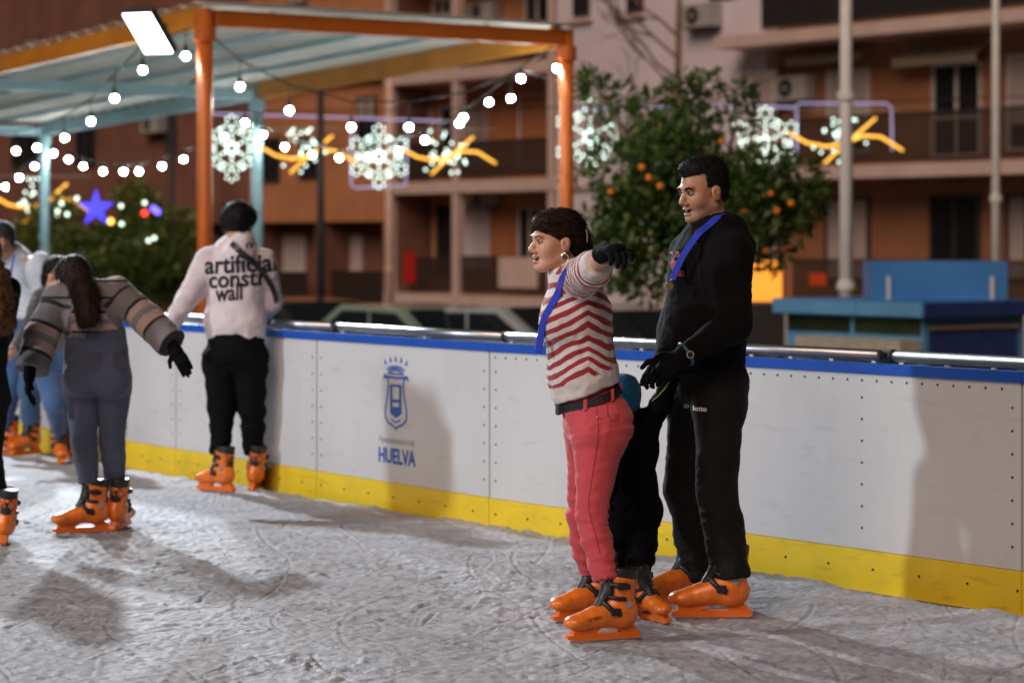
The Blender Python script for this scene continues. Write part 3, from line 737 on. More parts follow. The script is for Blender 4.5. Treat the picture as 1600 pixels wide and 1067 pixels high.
# ---- parked cars
m_tyre = mat('tyre', (.02, .02, .02), .8); m_rim = mat('rim', (.35, .35, .36), .35, metal=.8); m_head = mat('headlamp_lit', (1, 1, 1), .2, var=0, emit=6)
m_tail = mat('tail_lamp', (.5, .01, .01), .3, var=0, emit=.8, ecol=(1, .03, .02)); m_cglass = mat('car_glass', (.02, .025, .03), .06, var=0)
def car(label, px, Y, col, flip=1, lit=False):
    p = P(px, 480, Y); t = thing('parked_car', label, 'car', (p[0], Y, STREET), 'cars parked along the street')
    e = FD*flip; n = np.array((-e[1], e[0]))
    def M(u, v, w): q = np.array((p[0], Y))+e*u+n*w; return np.array((q[0], q[1], STREET+v))
    prof = [(-2.05, .32), (-2.1, .62), (-1.95, .86), (-1.3, .95), (-.65, 1.38), (.75, 1.42), (1.55, 1.0), (2.0, .92), (2.08, .5), (2.0, .3)]
    m = mat('car_paint_%d' % px, col, .25, var=.03, coat=.6)
    bd = MB(); bd.prism(prof, M, -.82, .82); body = bd.build('body', m, t)
    for sg in (-1, 1):
        g = MB(); g.prism([(-1.15, .97), (-.6, 1.32), (.02, 1.34), (.02, .97)], M, sg*.822, sg*.828); g.build('side_window', m_cglass, t)
        g = MB(); g.prism([(.08, .97), (.08, 1.34), (.7, 1.34), (1.35, 1.0)], M, sg*.822, sg*.828); g.build('side_window', m_cglass, t)
        MB().box((0, 0, 0), (1, 1, 1), lambda v: M(-2.115+.05*v[0], .62+.14*v[1], sg*(.45+.3*v[2]))).build('headlamp', m_head if lit else m_wht, t)
        MB().box((0, 0, 0), (1, 1, 1), lambda v: M(2.03+.06*v[0], .66+.16*v[1], sg*(.5+.28*v[2]))).build('tail_lamp', m_tail, t)
        for u in (-1.3, 1.3):
            wv = MB().tube([M(u, .31, sg*.70), M(u, .31, sg*.84)], .31, 16).build('wheel', m_tyre, t); MB().tube([M(u, .31, sg*.841), M(u, .31, sg*.85)], .2, 12).build('rim', m_rim, wv)
    g = MB(); g.prism([(-1.26, .99), (-.70, 1.36), (-.715, 1.375), (-1.275, 1.005)], M, -.7, .7); g.build('windscreen', m_cglass, t)
    g = MB(); g.prism([(.82, 1.405), (1.5, 1.045), (1.51, 1.06), (.83, 1.42)], M, -.7, .7); g.build('rear_window', m_cglass, t)
    MB().box((0, 0, 0), (1, 1, 1), lambda v: M(-2.125+.02*v[0], .42+.11*v[1], -.26+.52*v[2])).build('number_plate', m_wht, t)
car('pale green car parked before the loggia block', 655, 34, (.42, .55, .40), 1)
car('silver car with lit headlamps parked before the loggia columns', 800, 33.5, (.6, .62, .62), -1, True)
car('black car parked below the pale plastered block', 985, 33.5, (.02, .02, .024), 1)
car('dark grey car parked below the brick shopfronts', 460, 38, (.07, .06, .06), 1)

# ================================================================== CANOPY
m_or = mat('steel_orange', (0.62, 0.155, 0.022), .42, var=.12, vscale=2.5); m_ye = mat('steel_amber', (0.68, 0.27, 0.03), .42, var=.12, vscale=2.5)
m_lb = mat('steel_pale_blue', (0.36, 0.56, 0.62), .42, var=.1, vscale=2.5); m_sheet = mat('roof_sheet', (0.80, 0.80, 0.72), .5, var=.12, vscale=.7, stretch=(1, 1, 1))
cB = np.array((.54, 24.0)); cv = np.array((-3.648, 5.46)); cu = np.array((-.831, -.555))*3.98
cA = cB+cu
can = thing('canopy', 'orange and pale blue steel canopy with corrugated sheet roof strung with bulbs', 'canopy', ((cA[0]+cB[0])/2, (cA[1]+cB[1])/2, STREET))
def CP(u, v, dz=0): p = cB+cu*u+cv*v; return np.array((p[0], p[1], 3.44-.205*v+dz))  # underside of the frame
UMAX = 1.0
def beam(a, b, m, w=.07, h=.15, name='beam'):
    d = nrm((b-a)); n = nrm(np.cross(d, (0, 0, 1))); 
    V = [a+n*w*s+np.array((0, 0, z)) for s, z in ((-1, 0), (1, 0), (1, h), (-1, h))]+[b+n*w*s+np.array((0, 0, z)) for s, z in ((-1, 0), (1, 0), (1, h), (-1, h))]
    return MB().add(V, [(0, 1, 2, 3), (7, 6, 5, 4), (0, 4, 5, 1), (1, 5, 6, 2), (2, 6, 7, 3), (3, 7, 4, 0)]).build(name, m, can)
beam(CP(0.02, 0), CP(.98, 0), m_or)
beam(CP(0, .02), CP(0, .98), m_ye, h=.19); beam(CP(1, .02), CP(1, .98), m_ye, h=.17); beam(CP(1, 1.02), CP(1, 1.98), m_lb, h=.17)
beam(CP(0, 1.02), CP(0, 1.98), m_lb, h=.17); beam(CP(.02, 1), CP(.98, 1), m_lb, h=.13)
beam(CP(.02, 2), CP(.98, 2), m_lb, h=.13)
for u in np.linspace(.2, .8, 4): beam(CP(u, .03, .152), CP(u, 1.97, .152), m_lb, .02, .04, 'purlin')
for u, v, m in ((0, 0, m_or), (1, 0, m_or), (0, 1, m_lb), (0, 2, m_lb), (1, 1, m_lb), (1, 2, m_lb)):
    p = CP(u, v); MB().tube([(p[0], p[1], STREET), (p[0], p[1], p[2]+.16)], .072, 14).build('post', m, can, True)
    cpz = MB(); cpz.tube([(p[0], p[1], p[2]-.14), (p[0], p[1], p[2]-.002)], .1, 14); cpz.build('post_head', m, can)
    MB().box((p[0]-.15, p[1]-.15, STREET+.001), (p[0]+.15, p[1]+.15, STREET+.03)).build('base_plate', m, can)
nu, nv = 150, 4; V, F = [], []
for i in range(nu+1):
    for j in range(nv+1): V.append(CP(-.015+(UMAX+.03)*j/nv, -.02+2.04*i/nu, .21+.016*(1 if (i//2) % 2 else -1)))
for i in range(nu):
    for j in range(nv): a = i*(nv+1)+j; F.append((a, a+1, a+nv+2, a+nv+1))
n0 = len(V); V += [v+np.array((0, 0, .012)) for v in V]; F += [tuple(n0+k for k in reversed(f)) for f in F]
obj('roof_sheet', V, F, m_sheet, can)

# ---- bulb strings
m_bulb = mat('bulb_glow', (1, 1, 1), .3, var=0, emit=165.0, ecol=(.93, 1.0, .98)); m_cable = mat('cable_black', (.015, .015, .015), .6, var=0)
bl = MB().ball((0, 0, 0), .032, 12, 8).data('bulb', m_bulb, True)
sk = MB().tube([(0, 0, .025), (0, 0, .1)], [.022, .018], 8).data('socket', m_cable)
def string(label, ends, pts, Ys, drop):
    """bulbs at picture columns pts hung from a sagging cable between two fixings"""
    Q = [P(x, y, Y) for (x, y), Y in zip(pts, Ys)]
    t = thing('string_lights', label, 'string lights', ends[0], 'bulb strings of the canopy')
    path = [np.array(ends[0])]+[q+np.array((0, 0, drop)) for q in Q]+[np.array(ends[1])]
    MB().tube(path, .009, 5).build('cable', m_cable, t)
    for q in Q:
        b1 = inst('bulb', bl, t, q); inst('socket', sk, b1, q)
        if drop > .12: MB().tube([q+np.array((0, 0, .1)), q+np.array((0, 0, drop))], .006, 5).build('drop_wire', m_cable, b1)
def lerpY(a, b, n): return list(np.linspace(a, b, n))
string('bulb string hung from the orange corner post back along the blue beams', (CP(1, 0, -.02), CP(1, 1.98, -.1)), [(290, 88), (223, 110), (179, 154), (142, 190), (101, 216), (58, 231), (25, 236)], lerpY(21.8, 29, 7), .24)
string('bulb string sagging between the two orange posts under the front beam', (CP(1, 0, -.03), CP(0, 0, -.25)), [(375, 136), (452, 173), (549, 199), (639, 199), (724, 184), (798, 154), (870, 107)], lerpY(22.1, 24, 7), .24)
string('bulb string sagging between the two pale blue posts', (CP(0, 1, -.3), CP(0, 2, -.25)), [(383, 192), (350, 214), (320, 234), (287, 249), (253, 260), (217, 268), (193, 269), (161, 268), (130, 260), (107, 249), (84, 240)], lerpY(29.6, 34.8, 11), .1)
string('bulb string from the pale blue post to the far orange post', (CP(0, 1, -.32), CP(0, 0, -.4)), [(411, 211), (445, 230), (488, 242), (530, 247), (575, 246), (623, 236), (664, 219), (718, 193), (764, 160), (814, 123)], lerpY(29.3, 24.3, 10), .1)
string('short bulb string falling away beyond the pale blue post', (CP(0, 2, -.28), CP(0, 2)+np.array((-3.0, -4.4, -1.0))), [(54, 260), (30, 278), (8, 292)], [34, 33, 32], .1)

# ================================================================== STREET ILLUMINATIONS
m_led_w = mat('led_white', (.8, 1, .9), .4, var=0, emit=3.4, ecol=(.72, .95, .84)); m_led_y = mat('led_amber', (1, .6, .1), .4, var=0, emit=1.7, ecol=(1, .50, .06))
m_led_p = mat('led_violet_tube', (.5, .45, .9), .4, var=0, emit=.42, ecol=(.58, .54, .9)); m_led_b = mat('led_blue', (.1, .1, 1), .4, var=0, emit=1.3, ecol=(.05, .04, 1))
for m in (m_led_w, m_led_y, m_led_p, m_led_b): m.cycles.emission_sampling = 'NONE'
def flake(label, px, py, Y, R):
    c = P(px, py, Y); t = thing('snowflake_light', label, 'christmas light', c, 'snowflake lights across the street')
    w = MB(); g = MB()
    for k in range(6):
        a = math.pi/2+k*math.pi/3; d = np.array((math.cos(a), 0, math.sin(a))); n = np.array((-d[2], 0, d[0]))
        for r in (.3, .46, .62): w.ball(c+d*R*r, .023, 6, 4)
        for th in np.linspace(0, 2*math.pi, 7)[:-1]: w.ball(c+d*R*.82+.17*R*(math.cos(th)*d+math.sin(th)*n), .022, 6, 4)
        for sg in (-1, 1): w.ball(c+d*R*.5+n*sg*R*.2, .026, 6, 4); w.ball(c+d*R*.62+n*sg*R*.3, .026, 6, 4); w.ball(c+d*R*.16+n*sg*.02, .022, 6, 4)
        g.tube([c+np.array((0, .03, 0)), c+d*R+np.array((0, .03, 0))], .012, 5)
    g.build('motif_frame', m_pole_grey, t); w.build('lamp_dots', m_led_w, t)['kind'] = 'stuff'
    return t
def comet(label, px, py, Y, R, fl=1):
    c = P(px, py, Y); t = thing('comet_light', label, 'christmas light', c, 'shooting star lights across the street')
    def q(x, z, y=0): return c+np.array((x*R*fl, y, z*R))
    MB().tube([q(-1.15, .08), q(-.8, -.12), q(-.4, -.2), q(0, -.12), q(.35, .02), q(.7, .0), q(1.15, -.28)], .026, 6).build('amber_swoosh', m_led_y, t, True)
    MB().tube([q(-.45, -.55, -.02), q(-.1, -.22, -.02), q(.3, .12, -.02), q(.6, .38, -.02)], .024, 6).build('amber_swoosh', m_led_y, t, True)
    w = MB()
    for k in range(30):
        a = RNG.uniform(0, 6.28); r = R*RNG.uniform(.12, .72); ox = -.5 if k % 2 else .15
        w.ball(c+np.array((ox*R*fl*.6+r*math.cos(a)*.55, .03, r*math.sin(a)*.9)), .024, 6, 4)
    w.build('lamp_dots', m_led_w, t)['kind'] = 'stuff'
    MB().tube([q(-1.15, .55, .05), q(1.15, .55, .05)], .012, 5).build('motif_frame', m_pole_grey, t)
    return t
YF = 43
for lab, px, py, R in (('white snowflake light between the orange and pale blue posts', 362, 232, .58), ('white snowflake light beside the pinkish pole', 592, 245, .56),
                       ('white snowflake light half hidden by the orange tree beside the orange post', 922, 214, .66), ('white snowflake light seen through the outer twigs of the orange tree', 1196, 224, .64)):
    flake(lab, px, py, YF, R)
comet('amber shooting star light before the dark pole', 482, 236, YF, .72, 1); comet('amber shooting star light beside the loggia railing', 702, 238, YF, .72, 1)
comet('amber shooting star light crossed by the thick white pole', 1322, 214, YF, .88, 1); comet('amber shooting star light low over the far citrus tree', 66, 312, YF, .75, 1)
def outline(label, pts, Y):
    Q = [P(x, y, Y) for x, y in pts]; t = thing('light_frame', label, 'christmas light', Q[0], 'violet light frames across the street')
    MB().tube(Q, .019, 6).build('violet_tube', m_led_p, t)
outline('violet light tube frame round the shooting star at the thick pole', [(1245, 236), (1245, 165), (1250, 162), (1385, 162), (1393, 168), (1394, 236)], YF+.12)
outline('violet light tube line over the snowflake in the orange tree twigs', [(1242, 168), (1130, 166), (900, 172)], YF+.14)
outline('violet light tube frame round the snowflake at the pinkish pole', [(549, 200), (549, 291), (556, 294), (634, 290), (637, 205)], YF+.16)
outline('violet light tube line above the snowflake behind the posts', [(330, 178), (470, 182), (700, 190)], YF+.18)
ct = thing('span_cable', 'thin dark cable stretched across the street carrying the light motifs', 'cable', P(-200, 200, YF+.3))
MB().tube([P(-300, 170, YF+.25), P(400, 176, YF+.25), P(900, 168, YF+.25), P(1420, 158, YF+.25), P(1900, 140, YF+.25)], .012, 5).build('wire', m_cable, ct)
st = P(150, 326, 36.8); t = thing('star_light', 'deep blue star light on the far citrus tree', 'christmas light', st)
w = MB(); poly_ = []
for k in range(10):
    a = math.pi/2+k*math.pi/5; r = .29 if k % 2 == 0 else .11; poly_.append((r*math.cos(a), r*math.sin(a)))
w.prism(poly_, lambda u, v, d: st+np.array((u, d, v)), -.03, .03); w.build('star_body', m_led_b, t)
# ================================================================== TREES
def leaf_mat(name, c0, c1, c2):
    m = bpy.data.materials.new(name); m.use_nodes = True; N, L = m.node_tree.nodes, m.node_tree.links; b = N['Principled BSDF']
    g = N.new('ShaderNodeNewGeometry'); r = N.new('ShaderNodeValToRGB'); e = r.color_ramp.elements
    e[0].color = c0+(1,); e[1].color = c2+(1,); x = e.new(.6); x.color = c1+(1,)
    L.new(g.outputs['Random Per Island'], r.inputs[0]); L.new(r.outputs[0], b.inputs['Base Color'])
    b.inputs['Roughness'].default_value = .38; b.inputs['Subsurface Weight'].default_value = 0
    t = N.new('ShaderNodeBsdfTranslucent'); L.new(r.outputs[0], t.inputs[0]); mx = N.new('ShaderNodeMixShader'); mx.inputs[0].default_value = .25
    L.new(b.outputs[0], mx.inputs[1]); L.new(t.outputs[0], mx.inputs[2]); L.new(mx.outputs[0], N['Material Output'].inputs[0])
    return m
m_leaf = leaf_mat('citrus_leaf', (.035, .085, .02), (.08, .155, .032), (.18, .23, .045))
m_leaf2 = leaf_mat('citrus_leaf_painted_lit', (.09, .14, .03), (.16, .22, .045), (.28, .30, .06))  # far tree: lamplight put into the colour, a brighter copy of the leaf
m_bark = mat('bark', (.10, .075, .055), .9, var=.25, vscale=8, bump=.5, bscale=25)
m_twig = mat('bare_twig', (.24, .15, .10), .9, var=.2)
m_orange = mat('orange_fruit', (.85, .24, .015), .45, var=.12, vscale=20, bump=.2, bscale=120)
def citrus(label, c, rad, clumps, nl, lm, seed, extra=(), fruits=()):
    rg = np.random.default_rng(seed); c = np.array(c, float); rad = np.array(rad, float)
    t = thing('citrus_tree', label, 'tree', (c[0], c[1], STREET))
    tops = [c+np.array((0, 0, -rad[2]*.55))]
    tr = MB(); tr.tube([(c[0], c[1], STREET), (c[0]+.03, c[1], (STREET+c[2])/2), tops[0]], [.09, .075, .06], 9); cent = []
    for k in range(clumps):
        d = nrm(rg.normal(size=3)); q = c+d*rad*rg.uniform(.3, .92)
        if (q-c)[2] < -rad[2]*.8: continue
        cent.append((q, rg.uniform(.15, .31)))
    for q, r in extra: cent.append((np.array(q, float), r))
    trunk = tr.build('trunk', m_bark, t, True); lb = MB()
    for q, r in cent[::2]: lb.tube([tops[0]+(c-tops[0])*rg.uniform(0, .5), (tops[0]+q)/2+rg.normal(size=3)*.06, q], [.03, .02, .006], 5)
    lb.build('limbs', m_bark, trunk)
    w = np.array([r**2 for _, r in cent]); ch = rg.choice(len(cent), nl, p=w/w.sum())
    ctr = np.array([q for q, _ in cent])[ch]; rr = np.array([r for _, r in cent])[ch]
    d = rg.normal(size=(nl, 3)); d /= np.linalg.norm(d, axis=1)[:, None]
    pos = ctr+d*(rr*rg.uniform(.25, 1.05, nl)**.6)[:, None]
    ax = d+rg.normal(size=(nl, 3))*.55+np.array((0, 0, .1)); ax /= np.linalg.norm(ax, axis=1)[:, None]
    sd = np.cross(ax, rg.normal(size=(nl, 3))); sd /= np.linalg.norm(sd, axis=1)[:, None]; up = np.cross(sd, ax)
    l = rg.uniform(.08, .14, nl)[:, None]; wd = l*rg.uniform(.2, .28, nl)[:, None]
    base, tip = pos, pos+ax*l-up*l*.12; mid = pos+ax*l*.5
    V = np.stack([base, mid+sd*wd+up*wd*.4, tip, mid-sd*wd+up*wd*.4], 1).reshape(-1, 3)
    Fq = np.arange(nl*4).reshape(nl, 4); F3 = np.concatenate([Fq[:, [0, 1, 2]], Fq[:, [0, 2, 3]]])
    cr = obj('crown', V, F3, lm, t)
    for q in fruits:
        MB().ball(q, .038, 10, 7, (1, 1, .95)).build('orange', m_orange, t, True)
    return t
YT = 24.0
ex = [(P(x, y, YT+dy), r) for x, y, r, dy in ((925, 128, .13, 0), (935, 150, .2, .1), (975, 150, .16, .2), (1010, 175, .2, -.1), (1070, 150, .24, 0), (1100, 140, .18, .1), (1162, 150, .13, 0), (1158, 185, .18, .2),
      (920, 370, .28, 0), (960, 410, .3, .1), (1010, 440, .24, 0), (897, 265, .12, .1), (1250, 280, .24, 0), (1272, 300, .18, .1), (1230, 340, .28, 0), (1205, 390, .22, 0), (1250, 330, .2, .2), (945, 200, .1, .1), (985, 330, .3, -.3), (1040, 300, .3, -.4), (960, 270, .3, -.3), (1180, 300, .3, -.3))]
fr = [P(x, y, YT-.8) for x, y in ((1003, 262), (1014, 278), (1032, 291))]+[P(x, y, YT-.5) for x, y in ((1162, 330), (1204, 303), (1196, 392), (1174, 341), (1100, 235), (1128, 222), (955, 300), (1236, 318), (1214, 330))]
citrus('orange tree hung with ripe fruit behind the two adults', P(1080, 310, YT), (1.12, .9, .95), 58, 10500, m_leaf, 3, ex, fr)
YL = 38.5
ex = [(P(x, y, YL), r*1.25) for x, y, r in ((60, 360, .3), (90, 340, .3), (205, 310, .25), (225, 325, .28), (280, 360, .3), (300, 400, .3), (50, 420, .3), (120, 440, .35), (240, 430, .35), (180, 470, .35), (290, 450, .3))]
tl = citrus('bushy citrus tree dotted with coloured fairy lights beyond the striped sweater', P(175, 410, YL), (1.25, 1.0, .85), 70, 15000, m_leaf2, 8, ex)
for x, y, c_ in ((226, 333, (1, .05, .03)), (240, 326, (.15, .12, 1)), (246, 331, (.15, .12, 1)), (173, 346, (1, .55, .08)), (226, 317, (.7, .9, .7)), (189, 322, (.7, .9, .7)), (190, 350, (.7, .9, .7)), (232, 376, (.7, .9, .7)), (241, 372, (.7, .9, .7)), (64, 370, (.7, .9, .7)), (120, 310, (.7, .9, .7)), (105, 335, (.7, .9, .7)), (90, 330, (.7, .9, .7)), (96, 318, (.7, .9, .7))):
    mm = mat('fairy_%d_%d_%d' % tuple(int(v*99) for v in c_), c_, .4, var=0, emit=3.0, ecol=c_); mm.cycles.emission_sampling = 'NONE'
    MB().ball(P(x, y, YL-1.0), .05 if c_[1] < .6 else .032, 8, 6).build('fairy_lamp', mm, tl)
# bare winter tree
rg = np.random.default_rng(12); bt = thing('bare_tree', 'leafless winter tree rising behind the orange tree', 'tree', P(1063, 400, 37)*np.array((1, 1, 0))+np.array((0, 0, STREET)))
q0 = P(1063, 400, 37); tr = MB(); tr.tube([(q0[0], 37, STREET), (q0[0], 37, 1.4), P(1058, 200, 37), P(1062, -60, 37)], [.09, .085, .065, .04], 8); tr.build('trunk', m_twig, bt, True)
tw = MB()
def grow(p, d, l, r, dep):
    q = p+d*l; mid = (p+q)/2+rg.normal(size=3)*l*.05; tw.tube([p, mid, q], [r, r*.85, r*.65], 5)
    if dep == 0: return
    for k in range(2 if rg.random() < .6 else 3):
        grow(p+(q-p)*rg.uniform(.55, 1), nrm(d+rg.normal(size=3)*.42+np.array((0, 0, .16))), l*rg.uniform(.55, .8), r*.6, dep-1)
for z in np.linspace(1.3, 4.6, 11):
    a = rg.uniform(0, 6.28); grow(np.array((q0[0], 37, z)), nrm((math.cos(a), math.sin(a)*.6, .75)), rg.uniform(.7, 1.2), .026, 3)
tw.build('branches', m_twig, bt)
# ================================================================== PEOPLE
def skin_mat(name, col, lip, beard):
    m = bpy.data.materials.new(name); m.use_nodes = True; N, L = m.node_tree.nodes, m.node_tree.links; b = N['Principled BSDF']
    tc = N.new('ShaderNodeTexCoord'); n = N.new('ShaderNodeTexNoise'); n.inputs['Scale'].default_value = 18; n.inputs['Detail'].default_value = 5
    L.new(tc.outputs['Object'], n.inputs['Vector'])
    r = N.new('ShaderNodeValToRGB'); r.color_ramp.elements[0].position = .3; r.color_ramp.elements[1].position = .7
    r.color_ramp.elements[0].color = tuple(c*x for c, x in zip(col, (.93, .86, .83)))+(1,); r.color_ramp.elements[1].color = tuple(col)+(1,)
    L.new(n.outputs['Fac'], r.inputs[0]); prev = r.outputs[0]
    for at, c in (('beard', beard), ('lip', lip)):
        a = N.new('ShaderNodeAttribute'); a.attribute_name = at; mx = N.new('ShaderNodeMix'); mx.data_type = 'RGBA'
        L.new(a.outputs['Fac'], mx.inputs[0]); L.new(prev, mx.inputs[6]); mx.inputs[7].default_value = tuple(c)+(1,); prev = mx.outputs[2]
    L.new(prev, b.inputs['Base Color']); b.inputs['Roughness'].default_value = .48
    b.inputs['Subsurface Weight'].default_value = .3; b.inputs['Subsurface Radius'].default_value = (.012, .004, .002); b.inputs['Subsurface Scale'].default_value = .6
    n2 = N.new('ShaderNodeTexNoise'); n2.inputs['Scale'].default_value = 220; L.new(tc.outputs['Object'], n2.inputs['Vector'])
    bp = N.new('ShaderNodeBump'); bp.inputs['Strength'].default_value = .08; bp.inputs['Distance'].default_value = .004
    L.new(n2.outputs['Fac'], bp.inputs['Height']); L.new(bp.outputs[0], b.inputs['Normal'])
    return m
SK_F = skin_mat('skin_fair', (.60, .325, .205), (.42, .16, .13), (.60, .325, .205))
SK_M = skin_mat('skin_tan', (.47, .235, .14), (.36, .17, .13), (.33, .175, .115))
def cloth(name, col, rough=.85, var=.1, bump=.25, bscale=260, sheen=.2, vscale=9): return mat('cloth_'+name, col, rough, var=var, vscale=vscale, bump=bump, bscale=bscale, sheen=sheen, spec=.25 if max(col) > .03 else .1)
def hair_mat(name, col):
    return mat('hair_'+name, col, .62, var=.45, vscale=60, bump=.25, bscale=150, stretch=(1, 1, .3), spec=.15)
H_SLEEK = mat('hair_sleek_brown', (.026, .013, .009), .68, var=.8, vscale=70, bump=.5, bscale=110, stretch=(.1, 1, 1), spec=.06)
H_BROWN, H_BLACK, H_CURL = hair_mat('dark_brown', (.022, .012, .009)), hair_mat('black', (.010, .008, .008)), hair_mat('chestnut', (.10, .048, .022))
M_EYE = mat('eye_white', (.42, .38, .35), .5, var=.03); M_IRIS = mat('iris', (.025, .015, .01), .15, var=0); M_TEETH = mat('teeth', (.7, .66, .6), .3, var=0); M_MOUTH = mat('mouth_inside', (.12, .02, .02), .6, var=0)
GLOVE = cloth('glove_black', (.005, .005, .006), sheen=0); LAN = cloth('lanyard_blue', (.012, .03, .42), .6, bscale=400); METAL = mat('jewellery', (.75, .68, .55), .2, metal=1.0, var=0)

class Head:
    def __init__(s, c, yaw, pitch=0, roll=0, scale=1.0):
        """yaw: turn of the face from picture-left (-X) towards the camera, in degrees"""
        a = math.radians(yaw); f = np.array((-math.cos(a), -math.sin(a), 0)); l = np.array((math.sin(a), -math.cos(a), 0)); u = np.array((0, 0, 1.0))
        p = math.radians(pitch); f, u = f*math.cos(p)-u*math.sin(p), u*math.cos(p)+f*math.sin(p)
        r = math.radians(roll); l, u = l*math.cos(r)+u*math.sin(r), u*math.cos(r)-l*math.sin(r)
        s.R = np.stack([f, l, u], 1); s.c = np.array(c, float); s.s = scale
    def w(s, *p): return s.c+s.R@(np.array(p, float)*s.s)
    def loc(s, X, Y, Z):
        a, b, c = X-s.c[0], Y-s.c[1], Z-s.c[2]; R = s.R
        return tuple((R[0, i]*a+R[1, i]*b+R[2, i]*c)/s.s for i in range(3))
    def e(s, p, r, k=.012): return E(s.w(*p), np.array(r if hasattr(r, '__len__') else (r,)*3)*s.s, k, s.R)
    def cn(s, a, b, ra, rb, k=.012): return C(s.w(*a), s.w(*b), ra*s.s, rb*s.s, k)
    def prims(s, fem=False, smile=False):
        j = .9 if fem else 1.05
        q = [s.e((-.012, 0, .045), (.096, .076, .088), .02), s.e((.028, 0, -.02), (.062, .060, .085), .03)]
        for y in (-1, 1):
            q += [s.cn((.0, y*.05, -.055), (.055, y*.022*j, -.092), .024*j, .020, .025), s.e((.048, y*.036, -.028), (.034, .028, .032), .02),
                  s.e((-.008, y*.077, -.008), (.020, .009, .031), .006), s.e((-.015, y*.081, .002), (.012, .008, .018), .005), s.e((.094, y*.0125, -.036), (.010, .0085, .008), .006)]
        q += [s.e((.072, 0, -.097), (.021 if fem else .024, .024, .02), .02), s.cn((.082, 0, .012), (.107, 0, -.028), .009, .0125, .01), s.cn((.083, -.034, .022), (.083, .034, .022), .012, .012, .015),
              s.e((.0895, 0, -.056), (.011, .023, .0065), .005), s.e((.0865, 0, -.077), (.011, .020, .0075), .005)]
        return q
    def subs(s): return [s.e((.1, y*.031, .002), (.018, .0165, .011), .010) for y in (-1, 1)]+[s.e((.097, 0, -.0665), (.024, .017, .0055), .003)]+[s.e((-.002, y*.091, -.004), (.010, .009, .017), .004) for y in (-1, 1)]

def vmask(V, c, r, sharp=1.0): return np.clip((1-np.linalg.norm((V-c)/r, axis=1))*2.2*sharp, 0, 1)
def make_body(root, h, j, lat, skin, fem, res, bs=1.0, face=True, lid=.3):
    q = h.prims(fem)
    nb, ch, be, pe = j['neck'], j['chest'], j['belly'], j['pelvis']
    q += [C(h.w(-.022, 0, -.05), nb, .050*bs*(.9 if fem else 1.1), .055*bs*(.92 if fem else 1.15), .025), C(nb, ch, .055*bs, .1*bs, .05, (lat, 1.4)), C(ch, be, .1*bs, .09*bs, .05, (lat, 1.25)), C(be, pe, .09*bs, .1*bs, .05, (lat, 1.3))]
    for sd in 'lr':
        q += [C(nb, j['s'+sd], .045*bs, .045*bs, .04), C(j['s'+sd], j['e'+sd], .045*bs, .037*bs, .02), C(j['e'+sd], j['w'+sd], .037*bs, .026*bs, .01),
              C(j['h'+sd], j['k'+sd], .07*bs, .048*bs, .03), C(j['k'+sd], j['a'+sd], .048*bs, .034*bs, .02), C(pe, j['h'+sd], .08*bs, .07*bs, .03)]
        d = nrm(j['d'+sd]) if 'd'+sd in j else nrm(j['w'+sd]-j['e'+sd]); q.append(C(j['w'+sd], j['w'+sd]+d*.03*bs, .022*bs, .016*bs, .01))
    V, F = sdf(q, res, h.subs() if face else (), zfine=(h.c[2]-.17*h.s, .014))
    o = obj('body', V, F, skin, root, True)
    lp = np.maximum(vmask(V, h.w(.098, 0, -.056), .027*h.s), vmask(V, h.w(.096, 0, -.077), .025*h.s)); L_ = (V-h.c)@h.R/h.s
    lp *= (np.abs(L_[:, 2]+.066) < .0205)*(L_[:, 0] > .082)
    bd = np.clip(-(L_[:, 2]+.03)/.03, 0, 1)*np.clip((L_[:, 0]-.0)/.03, 0, 1)*np.clip((.125+L_[:, 2])/.02, 0, 1)
    fattr(o, 'lip', lp); fattr(o, 'beard', bd*.75)
    if face:
        for y in (-1, 1):
            c = h.w(.0765, y*.031, .0015)
            ey = MB().ball(c, .0128*h.s, 12, 8).build('eye', M_EYE, root, True)
            MB().ball(c+h.R[:, 0]*.0078*h.s-h.R[:, 2]*.0008, .0080*h.s, 10, 8).build('iris', M_IRIS, ey, True)
            LV, LF = sdf([E(c, .0142*h.s, .001)], .0018, cuts=[lambda X, Y, Z: ((.0055-.011*lid)-(h.loc(X, Y, Z)[2]-.0015)-.25*(h.loc(X, Y, Z)[0]-.0765))*h.s], pad=.008)
            obj('eyelid', LV, LF, skin, ey, True)
            MB().tube([h.w(.086, y*.018, .004), h.w(.0915, y*.027, .0085), h.w(.0895, y*.037, .008), h.w(.081, y*.046, .002)], .0023*h.s, 5).build('lashes', M_IRIS, ey)
            MB().tube([h.w(.0945, y*.014, .0175), h.w(.0965, y*.026, .024), h.w(.0915, y*.04, .0255), h.w(.082, y*.05, .0195)], [.003*h.s, .0036*h.s, .0032*h.s, .0015*h.s] if fem else [.0045*h.s, .0058*h.s, .005*h.s, .002*h.s], 6).build('eyebrow', H_BROWN if fem else H_BLACK, root, True)
        MB().ball(h.w(.083, 0, -.0665), .012*h.s, 8, 6, (1, 1.1, .5)).build('mouth', M_MOUTH, root)
        MB().ball(h.w(.087, 0, -.062), .009*h.s, 8, 6, (.8, 1.3, .4)).build('teeth', M_TEETH, root)
    return o
def strands(V, F, n, length, dirf, r=.0011, seed=1, spread=.5):
    """loose hair ends that break up a hair surface"""
    rg = np.random.default_rng(seed); N = vnormals(V, F); i = rg.integers(0, len(V), n); b = MB()
    for k in i:
        d = nrm(dirf(V[k], N[k])+rg.normal(size=3)*spread*.4); l = length*rg.uniform(.5, 1.3)
        b.tube([V[k]-N[k]*.003, V[k]+d*l*.5+N[k]*.002, V[k]+d*l*.97+N[k]*.0], [r, r, r*.3], 3, False)
    return b
